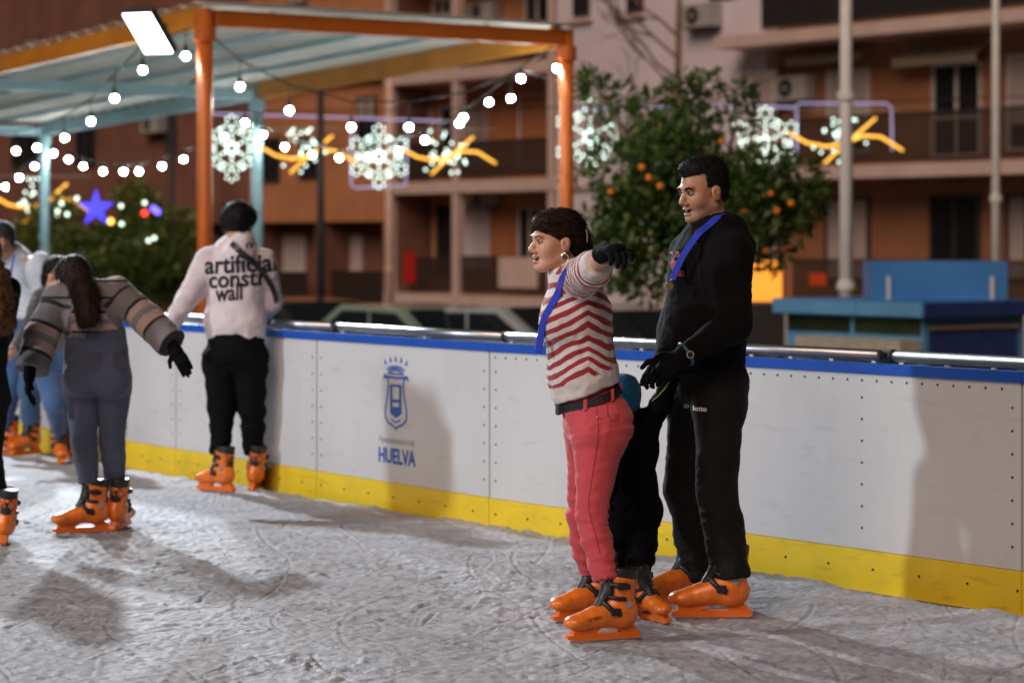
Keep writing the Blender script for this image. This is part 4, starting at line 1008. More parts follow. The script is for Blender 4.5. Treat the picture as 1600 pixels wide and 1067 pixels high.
def make_hair(root, h, prims, cuts, m, res=.0045, amp=.0035, freq=(70, 70, 22), ns=500, sl=.025, down=(0, 0, -1), seed=3, name='hair', spread=.5):
    V, F = sdf(prims, res, cuts=cuts); V = wrinkle(V, F, amp, freq, seed, 3)
    dn = np.array(down, float)
    b = strands(V, F, ns, sl, lambda v, n: dn-n*dn.dot(n)+n*.1, seed=seed, spread=spread)
    nV = len(V); Fl = [tuple(int(x) for x in f) for f in F]+[tuple(i+nV for i in f) for f in b.F]
    return obj(name, np.concatenate([V, np.array(b.V)]) if b.V else V, Fl, m, root, True)
def hand(root, w, d, n, t, m, s=1.0, curl=(.25, .3, .35, .4), name='glove', cuff=.06, thumb=.5, res=.004):
    w, d = np.array(w, float), nrm(d); n = nrm(np.array(n)-d*np.dot(n, d)); t = np.array(t, float); t = nrm(t-d*t.dot(d)-n*t.dot(n))
    q = [C(w-d*cuff*s, w+d*.02*s, .033*s, .030*s, .01, cap=False), C(w+d*.02*s, w+d*.075*s, .032*s, .036*s, .015, (n, .55))]
    for i, L_ in enumerate((.068, .076, .071, .056)):
        b = w+d*(.085-.004*abs(i-1))*s+t*(.0275-.0185*i)*s; a = 0; p = b-d*.02*s
        for k, f in enumerate((.45, .32, .23)):
            a += curl[i]*(1 if k else .6); dd = d*math.cos(a)+n*math.sin(a); e = p+dd*(L_*f+(.02 if k == 0 else 0))*s
            q.append(C(p, e, .0098*s-.0006*k, .0094*s-.0006*k, .004)); p = e
    b = w+d*.025*s+t*.022*s; e1 = b+(d*.6+t*.75+n*thumb*.3)*.042*s; e2 = e1+nrm(d*.85+t*.3+n*thumb)*.032*s
    q += [C(b, e1, .014*s, .0115*s, .01), C(e1, e2, .0112*s, .009*s, .004)]
    V, F = sdf(q, res); return obj(name, V, F, m, root, True)
def garment(root, name, q, m, res=.007, wr=(.004, (14, 14, 20)), cuts=(), subs=(), seed=0, fine=.0015, rl=1):
    V, F = sdf(q, res, subs=subs, cuts=cuts)
    if rl: V = relax(V, F, rl)
    V = wrinkle(V, F, wr[0], wr[1], seed, 3, True)
    if fine: V = wrinkle(V, F, fine, (45, 45, 45), seed+9, 2)
    return obj(name, V, F, m, root, True), V, F
def ribbon(root, name, pts, w, m, side=None, th=.002, out=None):
    """flat band through pts; side(i) gives the band's width direction"""
    pts = [np.array(p, float) for p in pts]; V, F = [], []
    for i, p in enumerate(pts):
        t = nrm(pts[min(i+1, len(pts)-1)]-pts[max(i-1, 0)])
        if out is not None: o_ = out(p) if callable(out) else np.array(out, float); s = nrm(np.cross(t, o_))
        else: s = nrm(side(i) if callable(side) else side)
        nn = nrm(np.cross(t, s))
        V += [p+s*w/2+nn*th, p-s*w/2+nn*th, p-s*w/2-nn*th, p+s*w/2-nn*th]
    for i in range(len(pts)-1):
        for k in range(4): F.append((i*4+k, i*4+(k+1) % 4, i*4+4+(k+1) % 4, i*4+4+k))
    F += [(3, 2, 1, 0), tuple(len(V)-4+k for k in range(4))]
    return obj(name, V, F, m, root)
def smooth_path(pts, n=6):
    pts = [np.array(p, float) for p in pts]; out = []
    for i in range(len(pts)-1):
        p0, p1, p2, p3 = pts[max(i-1, 0)], pts[i], pts[i+1], pts[min(i+2, len(pts)-1)]
        for k in range(n):
            t = k/n; out.append(.5*((2*p1)+(-p0+p2)*t+(2*p0-5*p1+4*p2-p3)*t*t+(-p0+3*p1-3*p2+p3)*t**3))
    return out+[pts[-1]]
def onto(V, F, target, tf, back, off=.003):
    """lay a flat print on a garment: tf(u,v) start point, ray along back"""
    bv = BVHTree.FromPolygons([tuple(map(float, v)) for v in target[0]], [tuple(int(x) for x in f) for f in target[1]])
    W, okv = [], []
    for u, v in V:
        p = tf(u, v); hit = bv.ray_cast(Vector(p), Vector(back), 1.5)
        if hit[0] is None: W.append(np.array(p)); okv.append(False)
        else: W.append(np.array(hit[0])-np.array(back)*off); okv.append(True)
    F = [f for f in F if all(okv[i] for i in f)]
    return W, F

# ------------------------------------------------------------------ hire skate (shared by every skater)
M_SK = mat('skate_orange', (.76, .17, .012), .36, var=.2, vscale=32, coat=.25, bump=.05, bscale=40); M_SKD = mat('skate_orange_frame', (.78, .16, .01), .38, var=.06)
M_STRAP = mat('strap_black', (.012, .012, .013), .45, var=.1); M_BLADE = mat('blade_steel', (.55, .55, .56), .25, metal=1.0, var=.1); M_DISC = mat('skate_disc', (.30, .30, .31), .4, var=.05)
def _sk():
    shell = [E((-.045, 0, .105), (.058, .043, .055), .02), C((-.03, 0, .1), (.115, 0, .083), .046, .036, .03, ((0, 1, 0), .98)), E((.148, 0, .078), (.055, .045, .031), .025), C((.0, 0, .13), (.08, 0, .1), .04, .032, .03),
             C((-.026, 0, .10), (-.038, 0, .255), .055, .062, .02, ((0, 1, 0), .86))]
    V, F = sdf(shell, .0042, subs=[C((-.038, 0, .18), (-.043, 0, .30), .051, .057, .004, ((0, 1, 0), .84))], cuts=[lambda X, Y, Z: .05-Z+0*X, lambda X, Y, Z: Z-.250-.18*X+0*Y])
    me = mesh_data('skate', V, F, True); me.materials.append(M_SK)
    L_, F2 = sdf([C((-.035, 0, .15), (-.043, 0, .278), .053, .058, .01, ((0, 1, 0), .86), True)], .005)
    li = mesh_data('liner', wrinkle(L_, F2, .002, (30, 30, 30)), F2, True); li.materials.append(M_STRAP)
    fr = MB(); M = lambda u, v, d: np.array((u, d, v))
    fr.prism([(-.105, .009), (.165, .009), (.195, .017), (.192, .03), (.175, .032), (-.105, .035), (-.112, .022)], M, -.0165, .0165)
    fr.prism([(.085, .0315), (.172, .0315), (.165, .056), (.05, .056)], M, -.016, .016); fr.prism([(-.1, .0345), (-.03, .0345), (.005, .056), (-.085, .056)], M, -.016, .016)
    fm = fr.data('blade_holder', M_SKD)
    bm_ = MB().box((-.1, -.002, 0), (.178, .002, .0095)).data('blade', M_BLADE)
    def strap(pts, r): return MB().tube(smooth_path(pts, 4), r, 6).data('strap', M_STRAP, True)
    s1 = strap([(-.045, .055, .212), (-.01, .054, .216), (.018, .032, .220), (.026, 0, .221), (.018, -.032, .220), (-.01, -.054, .216), (-.045, -.055, .212)], .0105)
    s2 = strap([(-.01, .05, .105), (.025, .047, .125), (.045, .03, .147), (.05, 0, .155), (.045, -.03, .147), (.025, -.047, .125), (-.01, -.05, .105)], .0115)
    s3 = strap([(-.03, .054, .165), (.015, .043, .170), (.035, 0, .178), (.015, -.043, .170), (-.03, -.054, .165)], .0085)
    T_, FT = sdf([C((.068, 0, .125), (.022, 0, .19), .019, .024, .02, ((0, 1, 0), 1.15)), C((.022, 0, .19), (.022, 0, .268), .024, .022, .02, ((0, 1, 0), 1.5))], .005)
    tg = mesh_data('tongue', T_, FT, True); tg.materials.append(M_STRAP)
    bks = [('tongue', tg)]
    for y in (-1, 1):
        for x, z in ((-.015, .215), (.012, .118)): bks.append(('buckle', MB().box((x-.018, y*.055-.007, z-.013), (x+.018, y*.055+.007, z+.013)).data('buckle', M_STRAP)))
        bks.append(('ankle_disc', MB().tube([(-.042, y*.045, .145), (-.042, y*.0555, .145)], .0135, 12).data('ankle_disc', M_DISC)))
    return me, [('liner', li), ('blade_holder', fm), ('blade', bm_), ('strap', s1), ('strap', s2), ('strap', s3)]+bks, (V, F)
SKATE, SKPARTS, SK_VF = _sk()
def skate(root, p, fwd, scale=1.0, roll=0.0, pitch=0.0):
    """p: place on the ice below the ankle, fwd: toe direction (x,y)"""
    yaw = math.atan2(fwd[1], fwd[0]); o = inst('skate', SKATE, root, p, (math.radians(roll), -math.radians(pitch), yaw), (scale,)*3)
    for n, me in SKPARTS:
        c = bpy.data.objects.new(n, me); COL.objects.link(c); c.parent = o
    return o
def trousers(root, j, lat, m, rp, rh, rk, rc, ra, waist, res=.008, wr=(.004, (9, 9, 16)), cuts=(), seed=0, flat=1.3, hem=.0, extra=(), k=.04, name='trousers'):
    q = [C(waist, j['pelvis'], rp*.93, rp, .05, (lat, flat))]+list(extra)
    for sd in 'lr':
        h_, kn, an = j['h'+sd], j['k'+sd], j['a'+sd]; mid = kn+(an-kn)*.35; end = an+nrm(an-kn)*hem
        q += [C(j['pelvis'], h_, rp*.8, rh, .04), C(h_, kn, rh, rk, k), C(kn, mid, rk, rc, .025), C(mid, end, rc, ra, .012, None, True)]
    return garment(root, name, q, m, res, wr, cuts, (), seed)
# ------------------------------------------------------------------ woman pointing back, striped sweater
def WM(px, py, Y=9.33): return P(px, py, Y)
latW = nrm((math.sin(math.radians(14)), -math.cos(math.radians(14)), 0))
wr_ = thing('person', 'woman in red and white striped sweater and pink jeans pointing behind her', 'person', (.36, 9.33, 0))
hw = Head(WM(869, 379), 22, 0, 0, .97)
jw = dict(neck=WM(893, 436), chest=WM(902, 478), belly=WM(914, 575), pelvis=WM(928, 652), sl=WM(905, 436, 9.19), sr=WM(893, 438, 9.48), el=WM(926, 422, 8.96), wl=WM(945, 395, 8.75),
          er=WM(905, 520, 9.55), wr=WM(890, 560, 9.40), hl=WM(936, 682, 9.24), hr=WM(925, 682, 9.42), kl=WM(924, 812, 9.17), kr=WM(908, 808, 9.49), al=P(946, 900, 9.10), ar=P(919, 888, 9.57))
jw['dl'] = P(978, 384, 8.60)-jw['wl']
make_body(wr_, hw, jw, latW, SK_F, True, .0042)
# hair drawn back into a low bun
hp = [hw.e((-.02, 0, .050), (.104, .086, .088), .02), hw.e((-.075, 0, .0), (.055, .06, .075), .03), hw.e((-.115, 0, -.028), (.042, .046, .05), .012), hw.e((-.128, .0, .022), (.022, .028, .022), .008), hw.e((.042, 0, .076), (.056, .074, .048), .02)]
def hcut(X, Y, Z):
    x, y, z = hw.loc(X, Y, Z); return np.minimum(.008+8.2*np.clip(x-.016, 0, 1)**2-z-.1*np.clip(-y, 0, 1), x+.03)*hw.s
make_hair(wr_, hw, hp, [hcut], H_SLEEK, .004, .0012, (30, 30, 90), 1500, .022, (.9, 0, -.3), 3, spread=.3)
MB().tube([hw.w(-.1, .066, .055), hw.w(-.106, .066, .03), hw.w(-.108, .06, .0)], .0035, 6).build('hair_clip', METAL, wr_)
er = hw.w(-.003, .082, -.045)
MB().tube([er+np.array((.014*math.sin(t), -.003, -.014-.017*math.cos(t))) for t in np.linspace(.35, 5.9, 14)], [.002+.004*math.sin(k/13*math.pi) for k in range(14)], 6).build('earring', METAL, wr_, True)
# sweater
arm = nrm(jw['el']-jw['sl']); cuffc = jw['el']+(jw['wl']-jw['el'])*.42
sq = [C(WM(897, 450), WM(901, 490), .088, .118, .06, (latW, 1.4)), C(WM(901, 490), WM(911, 590), .124, .128, .05, (latW, 1.24)), C(WM(911, 590), WM(917, 622), .128, .120, .03, (latW, 1.26)),
      E(WM(876, 503, 9.25), .078, .05), E(WM(876, 503, 9.42), .078, .05), C(jw['neck'], jw['sl'], .06, .066, .04), C(jw['neck'], jw['sr'], .06, .066, .04),
      C(jw['sl'], jw['el'], .075, .066, .025), C(jw['el'], cuffc, .066, .052, .02, None, True), C(jw['sr'], jw['er'], .07, .06, .02), C(jw['er'], jw['wr'], .06, .045, .02)]
p0, p1 = WM(866, 631), WM(966, 596)
hn = nrm((p1-p0)); hn = nrm(np.array((hn[2], 0, -hn[0])))                 # hem plane normal, pointing down
if hn[2] > 0: hn = -hn
m_sw = bpy.data.materials.new('cloth_zebra_knit'); m_sw.use_nodes = True; N, L = m_sw.node_tree.nodes, m_sw.node_tree.links; b = N['Principled BSDF']; b.inputs['Roughness'].default_value = .85; b.inputs['Sheen Weight'].default_value = .2
av = N.new('ShaderNodeAttribute'); av.attribute_name = 'stripe'; tcn = N.new('ShaderNodeTexCoord'); nz = N.new('ShaderNodeTexNoise'); nz.inputs['Scale'].default_value = 6; L.new(tcn.outputs['Object'], nz.inputs['Vector'])
m1 = N.new('ShaderNodeMath'); m1.operation = 'MULTIPLY_ADD'; m1.inputs[1].default_value = 1.3; L.new(nz.outputs['Fac'], m1.inputs[0]); L.new(av.outputs['Fac'], m1.inputs[2])
m2 = N.new('ShaderNodeMath'); m2.operation = 'FRACT'; L.new(m1.outputs[0], m2.inputs[0])
cr_ = N.new('ShaderNodeValToRGB'); cr_.color_ramp.interpolation = 'LINEAR'; e = cr_.color_ramp.elements
RED, WHT = (.28, .013, .015, 1), (.62, .54, .52, 1)
e[0].position = .0; e[0].color = WHT; e[1].position = .05; e[1].color = RED; x = e.new(.50); x.color = RED; x = e.new(.55); x.color = WHT
wm = N.new('ShaderNodeAttribute'); wm.attribute_name = 'plain'; mx = N.new('ShaderNodeMix'); mx.data_type = 'RGBA'; L.new(wm.outputs['Fac'], mx.inputs[0]); L.new(m2.outputs[0], cr_.inputs[0]); L.new(cr_.outputs[0], mx.inputs[6]); mx.inputs[7].default_value = WHT
L.new(mx.outputs[2], b.inputs['Base Color']); nb = N.new('ShaderNodeTexNoise'); nb.inputs['Scale'].default_value = 240; L.new(tcn.outputs['Object'], nb.inputs['Vector'])
bp = N.new('ShaderNodeBump'); bp.inputs['Strength'].default_value = .35; bp.inputs['Distance'].default_value = .006; L.new(nb.outputs['Fac'], bp.inputs['Height']); L.new(bp.outputs[0], b.inputs['Normal'])
sw, SV, SF = garment(wr_, 'sweater', sq, m_sw, .0055, (.0045, (9, 9, 13)), [lambda X, Y, Z: (X-p0[0])*hn[0]+(Z-p0[2])*hn[2]+0*Y], seed=2)
apx = WM(917, 500)[0]; v = (SV[:, 2]+.52*np.abs(SV[:, 0]-apx))/.043
da = (SV-jw['sl'])@arm; dd = np.linalg.norm(SV-jw['sl']-np.outer(np.clip(da, 0, None), arm), axis=1)
sleeve = (da > .035) & (dd < .1) & (SV[:, 1] < 9.16)
v[sleeve] = da[sleeve]/.026
hem_d = -((SV[:, 0]-p0[0])*hn[0]+(SV[:, 2]-p0[2])*hn[2])
cd = (SV-cuffc)@nrm(jw['wl']-jw['el'])
plain = np.clip((.062-hem_d)/.004, 0, 1); plain = np.maximum(plain, sleeve*np.clip((cd+.038)/.004, 0, 1)); plain = np.maximum(plain, ((da > .024) & (da < .036) & (dd < .1)).astype(float))
fattr(sw, 'stripe', v); fattr(sw, 'plain', plain)
garment(wr_, 'collar', [C(WM(888, 442), WM(880, 416), .076, .063, .01, None, True)], cloth('knit_white', (.72, .63, .60)), .005, (.002, (20, 20, 20)), fine=.001)
# jeans and belt
m_pk = cloth('pink_denim', (.52, .06, .075), .8, var=.12)
tq = [E(WM(955, 660, 9.26), (.085, .09, .1), .05), E(WM(948, 655, 9.42), (.085, .09, .1), .05)]
wp0, wp1 = WM(868, 634), WM(968, 598)
tw_, TV, TF = trousers(wr_, jw, latW, m_pk, .116, .098, .053, .057, .047, WM(920, 622), .0062, (lambda V: .0022+.0055*np.exp(-((V[:, 2]-.44)/.07)**2)+.006*np.clip((.36-V[:, 2])/.1, 0, 1)+.003*np.exp(-((V[:, 2]-.78)/.05)**2), (7, 7, 21)), [lambda X, Y, Z: (X-wp0[0])*-hn[0]+(Z-wp0[2])*-hn[2]-.0+0*Y], 5, 1.22, .015, tq)
tbv = BVHTree.FromPolygons([tuple(map(float, v)) for v in TV], [tuple(int(x) for x in f) for f in TF]); m_seam2 = cloth('pink_seam', (.33, .03, .04), .85)
def seam(root, name, pts, bv, m, Y0, rad=.0018):
    q = []
    for x, y in smooth_path([np.array(p, float) for p in pts], 8):
        p = P(x, y, Y0); hh = bv.ray_cast(Vector(p), Vector((0, 1, 0)), 2.0)
        if hh[0] is not None: q.append(np.array(hh[0])-np.array((0, .0005, 0)))
    if len(q) > 2: MB().tube(q, rad, 5).build(name, m, root)
seam(wr_, 'side_seam', [(938, 632), (943, 690), (934, 760), (927, 815), (937, 860), (945, 892)], tbv, m_seam2, 8.6)
seam(wr_, 'pocket_seam', [(897, 642), (906, 656), (922, 660), (938, 646)], tbv, m_seam2, 8.6)
seam(wr_, 'pocket_seam', [(958, 632), (960, 668), (972, 676), (978, 664)], tbv, m_seam2, 8.6)
def around(c, a, bq, n, z=lambda t: 0): return [c+a*math.cos(t)+bq*math.sin(t) for t in np.linspace(0, 2*math.pi, n)]
bc = (wp0+wp1)/2+np.array((.0, 0, -.012)); ax_ = nrm(wp1-wp0); m_belt = mat('belt_leather', (.012, .011, .011), .4, var=.1, bump=.4, bscale=90)
ribbon(wr_, 'belt', around(bc+np.array((.003, 0, 0)), ax_*.124, latW*.152, 40), .03, m_belt, -hn, .003)
bu = bc-ax_*.122+latW*.03; MB().box((-.012, -.022, -.02), (.012, .022, .02), lambda v: bu+ax_*v[0]+latW*v[1]+np.array((0, 0, v[2]))).build('belt_buckle', m_belt, wr_)
for a_ in (-.05, .06, .115): 
    cc = bc+ax_*a_+latW*.152*math.sqrt(max(0, 1-(a_/.124)**2)); MB().box((-.006, -.006, -.024), (.006, .006, .02), lambda v: cc+ax_*v[0]+latW*(v[1]+.004)+np.array((0, 0, v[2]))).build('belt_loop', m_pk, wr_)
MB().ball(WM(932, 651, 9.18)+np.array((0, -.03, 0)), .004, 6, 4).build('rivet', METAL, wr_)
# pointing hand, bracelet, other hand
hd = nrm(P(978, 384, 8.60)-jw['wl'])
hand(wr_, jw['wl']+hd*.002, hd, (.1, -.25, -1), (.1, .95, .2), GLOVE, 1.1, (.45, .8, .85, .9), cuff=.025)
hand(wr_, jw['wr'], (-.5, -.3, -.8), (.6, 0, -.3), (-.3, -.8, 0), GLOVE, .9)
wd = nrm(jw['wl']-jw['el']); ws = nrm(np.cross(wd, (0, 0, 1))); wu = np.cross(ws, wd); bcn = jw['wl']-wd*.035
MB().tube([bcn+(ws*math.cos(t)+wu*math.sin(t))*.036 for t in np.linspace(0, 6.283, 20)], .003, 6).build('bracelet', METAL, wr_)
# medal ribbon
sbv = BVHTree.FromPolygons([tuple(map(float, v)) for v in SV], [tuple(int(x) for x in f) for f in SF])
mbv = None
def drape(path, bv, gap=.007):
    """lift a ribbon to the outside of a garment where it would sink in"""
    out = []
    for p in path:
        q = p.copy(); n = nrm((-.35, -.94, 0)); hh = bv.ray_cast(Vector(p+n*.4), Vector(-n), .4+.05)
        if hh[0] is not None and (np.array(hh[0])-p)@n > -gap: q = np.array(hh[0])+n*gap
        out.append(q)
    for _ in range(2): out = [out[0]]+[(out[i-1]+2*out[i]+out[i+1])/4 for i in range(1, len(out)-1)]+[out[-1]]
    return out
f3 = hw.R[:, 0]
path = smooth_path([WM(908, 418, 9.40), WM(914, 424, 9.30), WM(897, 428, 9.205), WM(876, 452, 9.20), WM(857, 490, 9.215), WM(845, 525, 9.23), WM(841, 552, 9.24)], 6)
ribbon(wr_, 'medal_ribbon', path[:7]+drape(path[7:], sbv), .03, LAN, out=lambda p: np.array((-.55, -.8, .1)))
path = smooth_path([WM(908, 418, 9.40), WM(893, 430, 9.48), WM(862, 460, 9.42), WM(848, 500, 9.36), WM(841, 530, 9.31), WM(839, 550, 9.28)], 6)
ribbon(wr_, 'medal_ribbon', path, .03, LAN, out=lambda p: np.array((-.85, -.5, .1)))
s1 = skate(wr_, (P(958, 997, 9.10)[0], 9.10, .001), (-.93, -.36), .98); skate(wr_, (P(930, 975, 9.58)[0], 9.58, .001), (-.90, -.42), .98)
# maker's lettering on the near boot
tv, tf_ = text_mesh('ICE WORLD', 1, .02); tv, tf_ = densify(tv, tf_, .35); lo, hi = tv.min(0), tv.max(0); tv = (tv-lo)/(hi-lo)
W_, F_ = onto(tv, tf_, SK_VF, lambda u, v: (.118-.055*u, .2, .083+.010*u+.013*v), (0, -1, 0), .001)
if F_:
    me = mesh_data('lettering', W_, F_); me.materials.append(M_STRAP); o = bpy.data.objects.new('lettering', me); COL.objects.link(o); o.parent = s1

# ------------------------------------------------------------------ man in black hoodie
def MM(px, py, Y=9.81): return P(px, py, Y)
latM = nrm((math.sin(math.radians(28)), -math.cos(math.radians(28)), 0))
mr = thing('person', 'man in black hooded sweatshirt and dark track trousers holding a child by the hand', 'person', (.78, 9.81, 0))
hm = Head(MM(1099, 300), 30, 8, 0, 1.03)
jm = dict(neck=MM(1118, 362), chest=MM(1110, 420), belly=MM(1100, 520), pelvis=MM(1107, 590), sl=MM(1143, 398, 9.66), sr=MM(1080, 395, 9.98), el=MM(1147, 508, 9.55), wl=MM(1072, 553, 9.50),
          er=MM(1062, 500, 9.93), wr=MM(1042, 560, 9.72), hl=MM(1124, 628, 9.71), hr=MM(1085, 628, 9.92), kl=MM(1120, 765, 9.66), kr=MM(1069, 762, 9.98), al=P(1143, 892, 9.62), ar=P(1092, 888, 10.02))
make_body(mr, hm, jm, latM, SK_M, False, .0042, lid=.8)
hq = [hm.e((-.016, 0, .056), (.101, .084, .090), .02), hm.e((.022, 0, .098), (.074, .066, .040), .02), hm.e((-.07, 0, .0), (.034, .058, .07), .02)]
def mcut(X, Y, Z):
    x, y, z = hm.loc(X, Y, Z); front = .070+.10*np.abs(y)-z-.35*np.clip(x-.07, 0, 1)
    side = np.maximum(x-.026+.2*np.clip(.02-z, 0, 1), -.055-z-.6*(x+.05)); ear = .030-np.sqrt((x+.01)**2+(z+.006)**2)
    return np.maximum(np.minimum(front, side), np.where(np.abs(y) > .06, ear, -1))*hm.s
make_hair(mr, hm, hq, [mcut], H_BLACK, .004, .0018, (60, 60, 60), 1600, .016, (-.6, -.5, .4), 4, spread=1.3)
m_hd = cloth('black_fleece', (.0045, .004, .0045), .92, var=.2, bump=.2, bscale=180, sheen=.02); m_tr = cloth('charcoal_track', (.010, .0092, .0095), .75, var=.2, sheen=.03)
q = [C(MM(1116, 372), MM(1110, 420), .10, .135, .06, (latM, 1.45)), C(MM(1110, 420), MM(1098, 520), .142, .160, .06, (latM, 1.22)), C(MM(1098, 520), MM(1105, 560), .160, .145, .04, (latM, 1.18)),
     C(MM(1108, 352), MM(1140, 368), .058, .055, .03), C(MM(1136, 352, 9.9), MM(1162, 385, 9.9), .05, .05, .03), C(MM(1145, 355, 9.76), MM(1160, 395, 9.80), .05, .055, .03), C(MM(1098, 368, 9.68), MM(1125, 352, 9.7), .035, .04, .02),
     C(jm['sl'], jm['el'], .078, .066, .04), C(jm['el'], jm['wl'], .066, .046, .03), C(jm['neck'], jm['sl'], .07, .084, .05), C(jm['neck'], jm['sr'], .07, .084, .05), C(jm['sr'], jm['er'], .08, .07, .03), C(jm['er'], jm['wr'], .07, .05, .03)]
hz = MM(1100, 572)[2]
hd_, HV, HF = garment(mr, 'hooded_sweatshirt', q, m_hd, .007, (.005, (6, 6, 7)), [lambda X, Y, Z: hz-Z+0*X*Y], [C(hm.w(-.02, 0, -.04), jm['neck']+np.array((0, 0, .02)), .064, .062, .01)], seed=11)
garment(mr, 'waistband', [C(MM(1104, 556), MM(1104, 578), .150, .146, .01, (latM, 1.17), True)], m_hd, .007, (.003, (20, 20, 5)), seed=4)
# E on the chest
def mfront(u, v): c = MM(1069, 410, 9.3)+np.array((.018*(1-v), 0, 0)); return c+np.array((.042*u-.03, 0, .10*v-.06))
ev, ef = text_mesh('E', 1, .05); ev, ef = densify(ev, ef, .15); lo, hi = ev.min(0), ev.max(0); ev = (ev-lo)/(hi-lo)
W_, F_ = onto(ev, ef, (HV, HF), mfront, (0, 1, 0), .003)
if F_: obj('chest_letter', W_, F_, cloth('print_red', (.26, .02, .025)), mr)
trm, TV2, TF2 = trousers(mr, jm, latM, m_tr, .136, .104, .080, .080, .070, MM(1104, 566), .0075, (lambda V: .004+.009*np.clip((.5-V[:, 2])/.35, 0, 1), (6, 6, 10)), (), 21, 1.17, .03, [E(MM(1135, 605), (.085, .1, .11), .05)])
tv, tf_ = text_mesh('lotto', 1, .02); tv, tf_ = densify(tv, tf_, .3); lo, hi = tv.min(0), tv.max(0); tv = (tv-lo)/(hi-lo)
W_, F_ = onto(tv, tf_, (TV2, TF2), lambda u, v: MM(1094, 650, 9.3)+np.array((.05*u, 0, .02*v-.004)), (0, 1, 0), .003)
if F_: obj('logo_lettering', W_, F_, cloth('print_white', (.75, .72, .7)), mr)
ring = [(math.cos(t)*r, math.sin(t)*r) for r in (1, .55) for t in np.linspace(0, 6.283, 17)[:-1]]; rf = [(i, (i+1) % 16, 16+(i+1) % 16, 16+i) for i in range(16)]
W_, F_ = onto(ring, rf, (TV2, TF2), lambda u, v: MM(1086.5, 647.5, 9.3)+np.array((.009*u, 0, .009*v)), (0, 1, 0), .003)
if F_: obj('logo_ring', W_, F_, MATS['cloth_print_white'], mr)
dm_ = nrm(P(1030, 572, 9.50)-jm['wl'])
hand(mr, jm['wl']+dm_*.02, dm_+np.array((0, 0, -.35)), (-.1, .9, -.4), (-.4, -.3, .9), GLOVE, 1.05, (.6, .75, .8, .85), cuff=.04)
hand(mr, jm['wr'], (-.6, -.5, -.6), (.3, .8, -.3), (-.6, 0, .6), GLOVE, 1.05, (.5, .7, .8, .85), cuff=.04)
wd = nrm(jm['wl']-jm['el']); ws = nrm(np.cross(wd, (0, 0, 1))); wu = np.cross(ws, wd); wc = jm['wl']+wd*.0
MB().tube([wc+(ws*math.cos(t)+wu*math.sin(t))*.046 for t in np.linspace(0, 6.283, 20)], .007, 6).build('watch_strap', mat('strap_teal', (.02, .12, .15), .5), mr, True)
wf = wc-ws*.05 if (wc-ws*.05)[1] < wc[1] else wc+ws*.05
MB().tube([wf+np.array((0, .004, 0)), wf-np.array((0, .006, 0))], .015, 16).build('watch_case', mat('watch_steel', (.7, .7, .7), .3, metal=.8, var=0), mr); MB().tube([wf-np.array((0, .006, 0)), wf-np.array((0, .0075, 0))], .011, 16).build('watch_face', M_IRIS, mr)
hbv = BVHTree.FromPolygons([tuple(map(float, v)) for v in HV], [tuple(int(x) for x in f) for f in HF])
m_seam3 = cloth('black_seam', (.018, .017, .018), .8, sheen=.05)
seam(mr, 'pocket_seam', [(1054, 472), (1049, 492), (1056, 515), (1072, 535)], hbv, m_seam3, 9.0, .0025); seam(mr, 'shoulder_seam', [(1120, 372), (1112, 395), (1112, 430), (1120, 462)], hbv, m_seam3, 9.0, .0022)
path = smooth_path([MM(1134, 332, 9.87), MM(1128, 338, 9.74), MM(1110, 352, 9.69), MM(1088, 370, 9.655), MM(1066, 402, 9.645), MM(1051, 436, 9.65)], 6); path = path[:6]+drape(path[6:], hbv); ribbon(mr, 'medal_ribbon', path, .028, LAN, out=lambda p: np.array((-.45, -.85, .2)))
path = smooth_path([MM(1134, 332, 9.87), MM(1118, 345, 9.97), MM(1085, 372, 9.86), MM(1062, 405, 9.72), MM(1050, 438, 9.66)], 6); ribbon(mr, 'medal_ribbon', path, .026, LAN, out=lambda p: np.array((-.8, -.5, .2)))
mp_ = MM(1046, 447, 9.63); MB().tube([mp_+np.array((0, .004, 0)), mp_-np.array((0, .004, 0))], .016, 16).build('medal', METAL, mr)
skate(mr, (P(1129, 966, 9.63)[0], 9.63, .001), (-1, -.05), 1.07); skate(mr, (P(1078, 945, 10.02)[0], 10.02, .001), (-.93, -.36), 1.07)

# ------------------------------------------------------------------ child between them
def CM_(px, py, Y=9.78): return P(px, py, Y)
latC = nrm((-.85, -.5, 0)); cr0 = thing('person', 'small child in black jacket and blue knit hat held by the hand', 'person', (.5, 9.78, 0))
hc = Head(CM_(974, 628), -120, 0, 0, .80)
jc = dict(neck=CM_(984, 662), chest=CM_(988, 690), belly=CM_(990, 740), pelvis=CM_(988, 785), sl=CM_(968, 672, 9.72), sr=CM_(1012, 664, 9.80), el=CM_(955, 720, 9.65), wl=CM_(950, 760, 9.6), er=CM_(1032, 630, 9.74), wr=CM_(1049, 596, 9.66),
          hl=CM_(973, 800, 9.76), hr=CM_(1003, 800, 9.80), kl=CM_(968, 850, 9.74), kr=CM_(1002, 850, 9.74), al=P(966, 902, 9.74), ar=P(998, 905, 9.68))
make_body(cr0, hc, jc, latC, SK_F, True, .006, .62)
m_hat = cloth('hat_blue', (.008, .125, .28), .9, var=.12, bump=.5, bscale=120)
V, F = sdf([hc.e((-.012, 0, .045), (.112, .094, .100), .02), hc.e((-.03, 0, .0), (.10, .09, .085), .03)], .005, cuts=[lambda X, Y, Z: (-(hc.loc(X, Y, Z)[2])-.075+.6*np.clip(hc.loc(X, Y, Z)[0], -.05, 1))*hc.s])
obj('knit_hat', wrinkle(V, F, .004, (22, 22, 26), 3), F, m_hat, cr0, True)
m_cj = cloth('child_jacket', (.0035, .0035, .0045), .85, var=.2, sheen=.0)
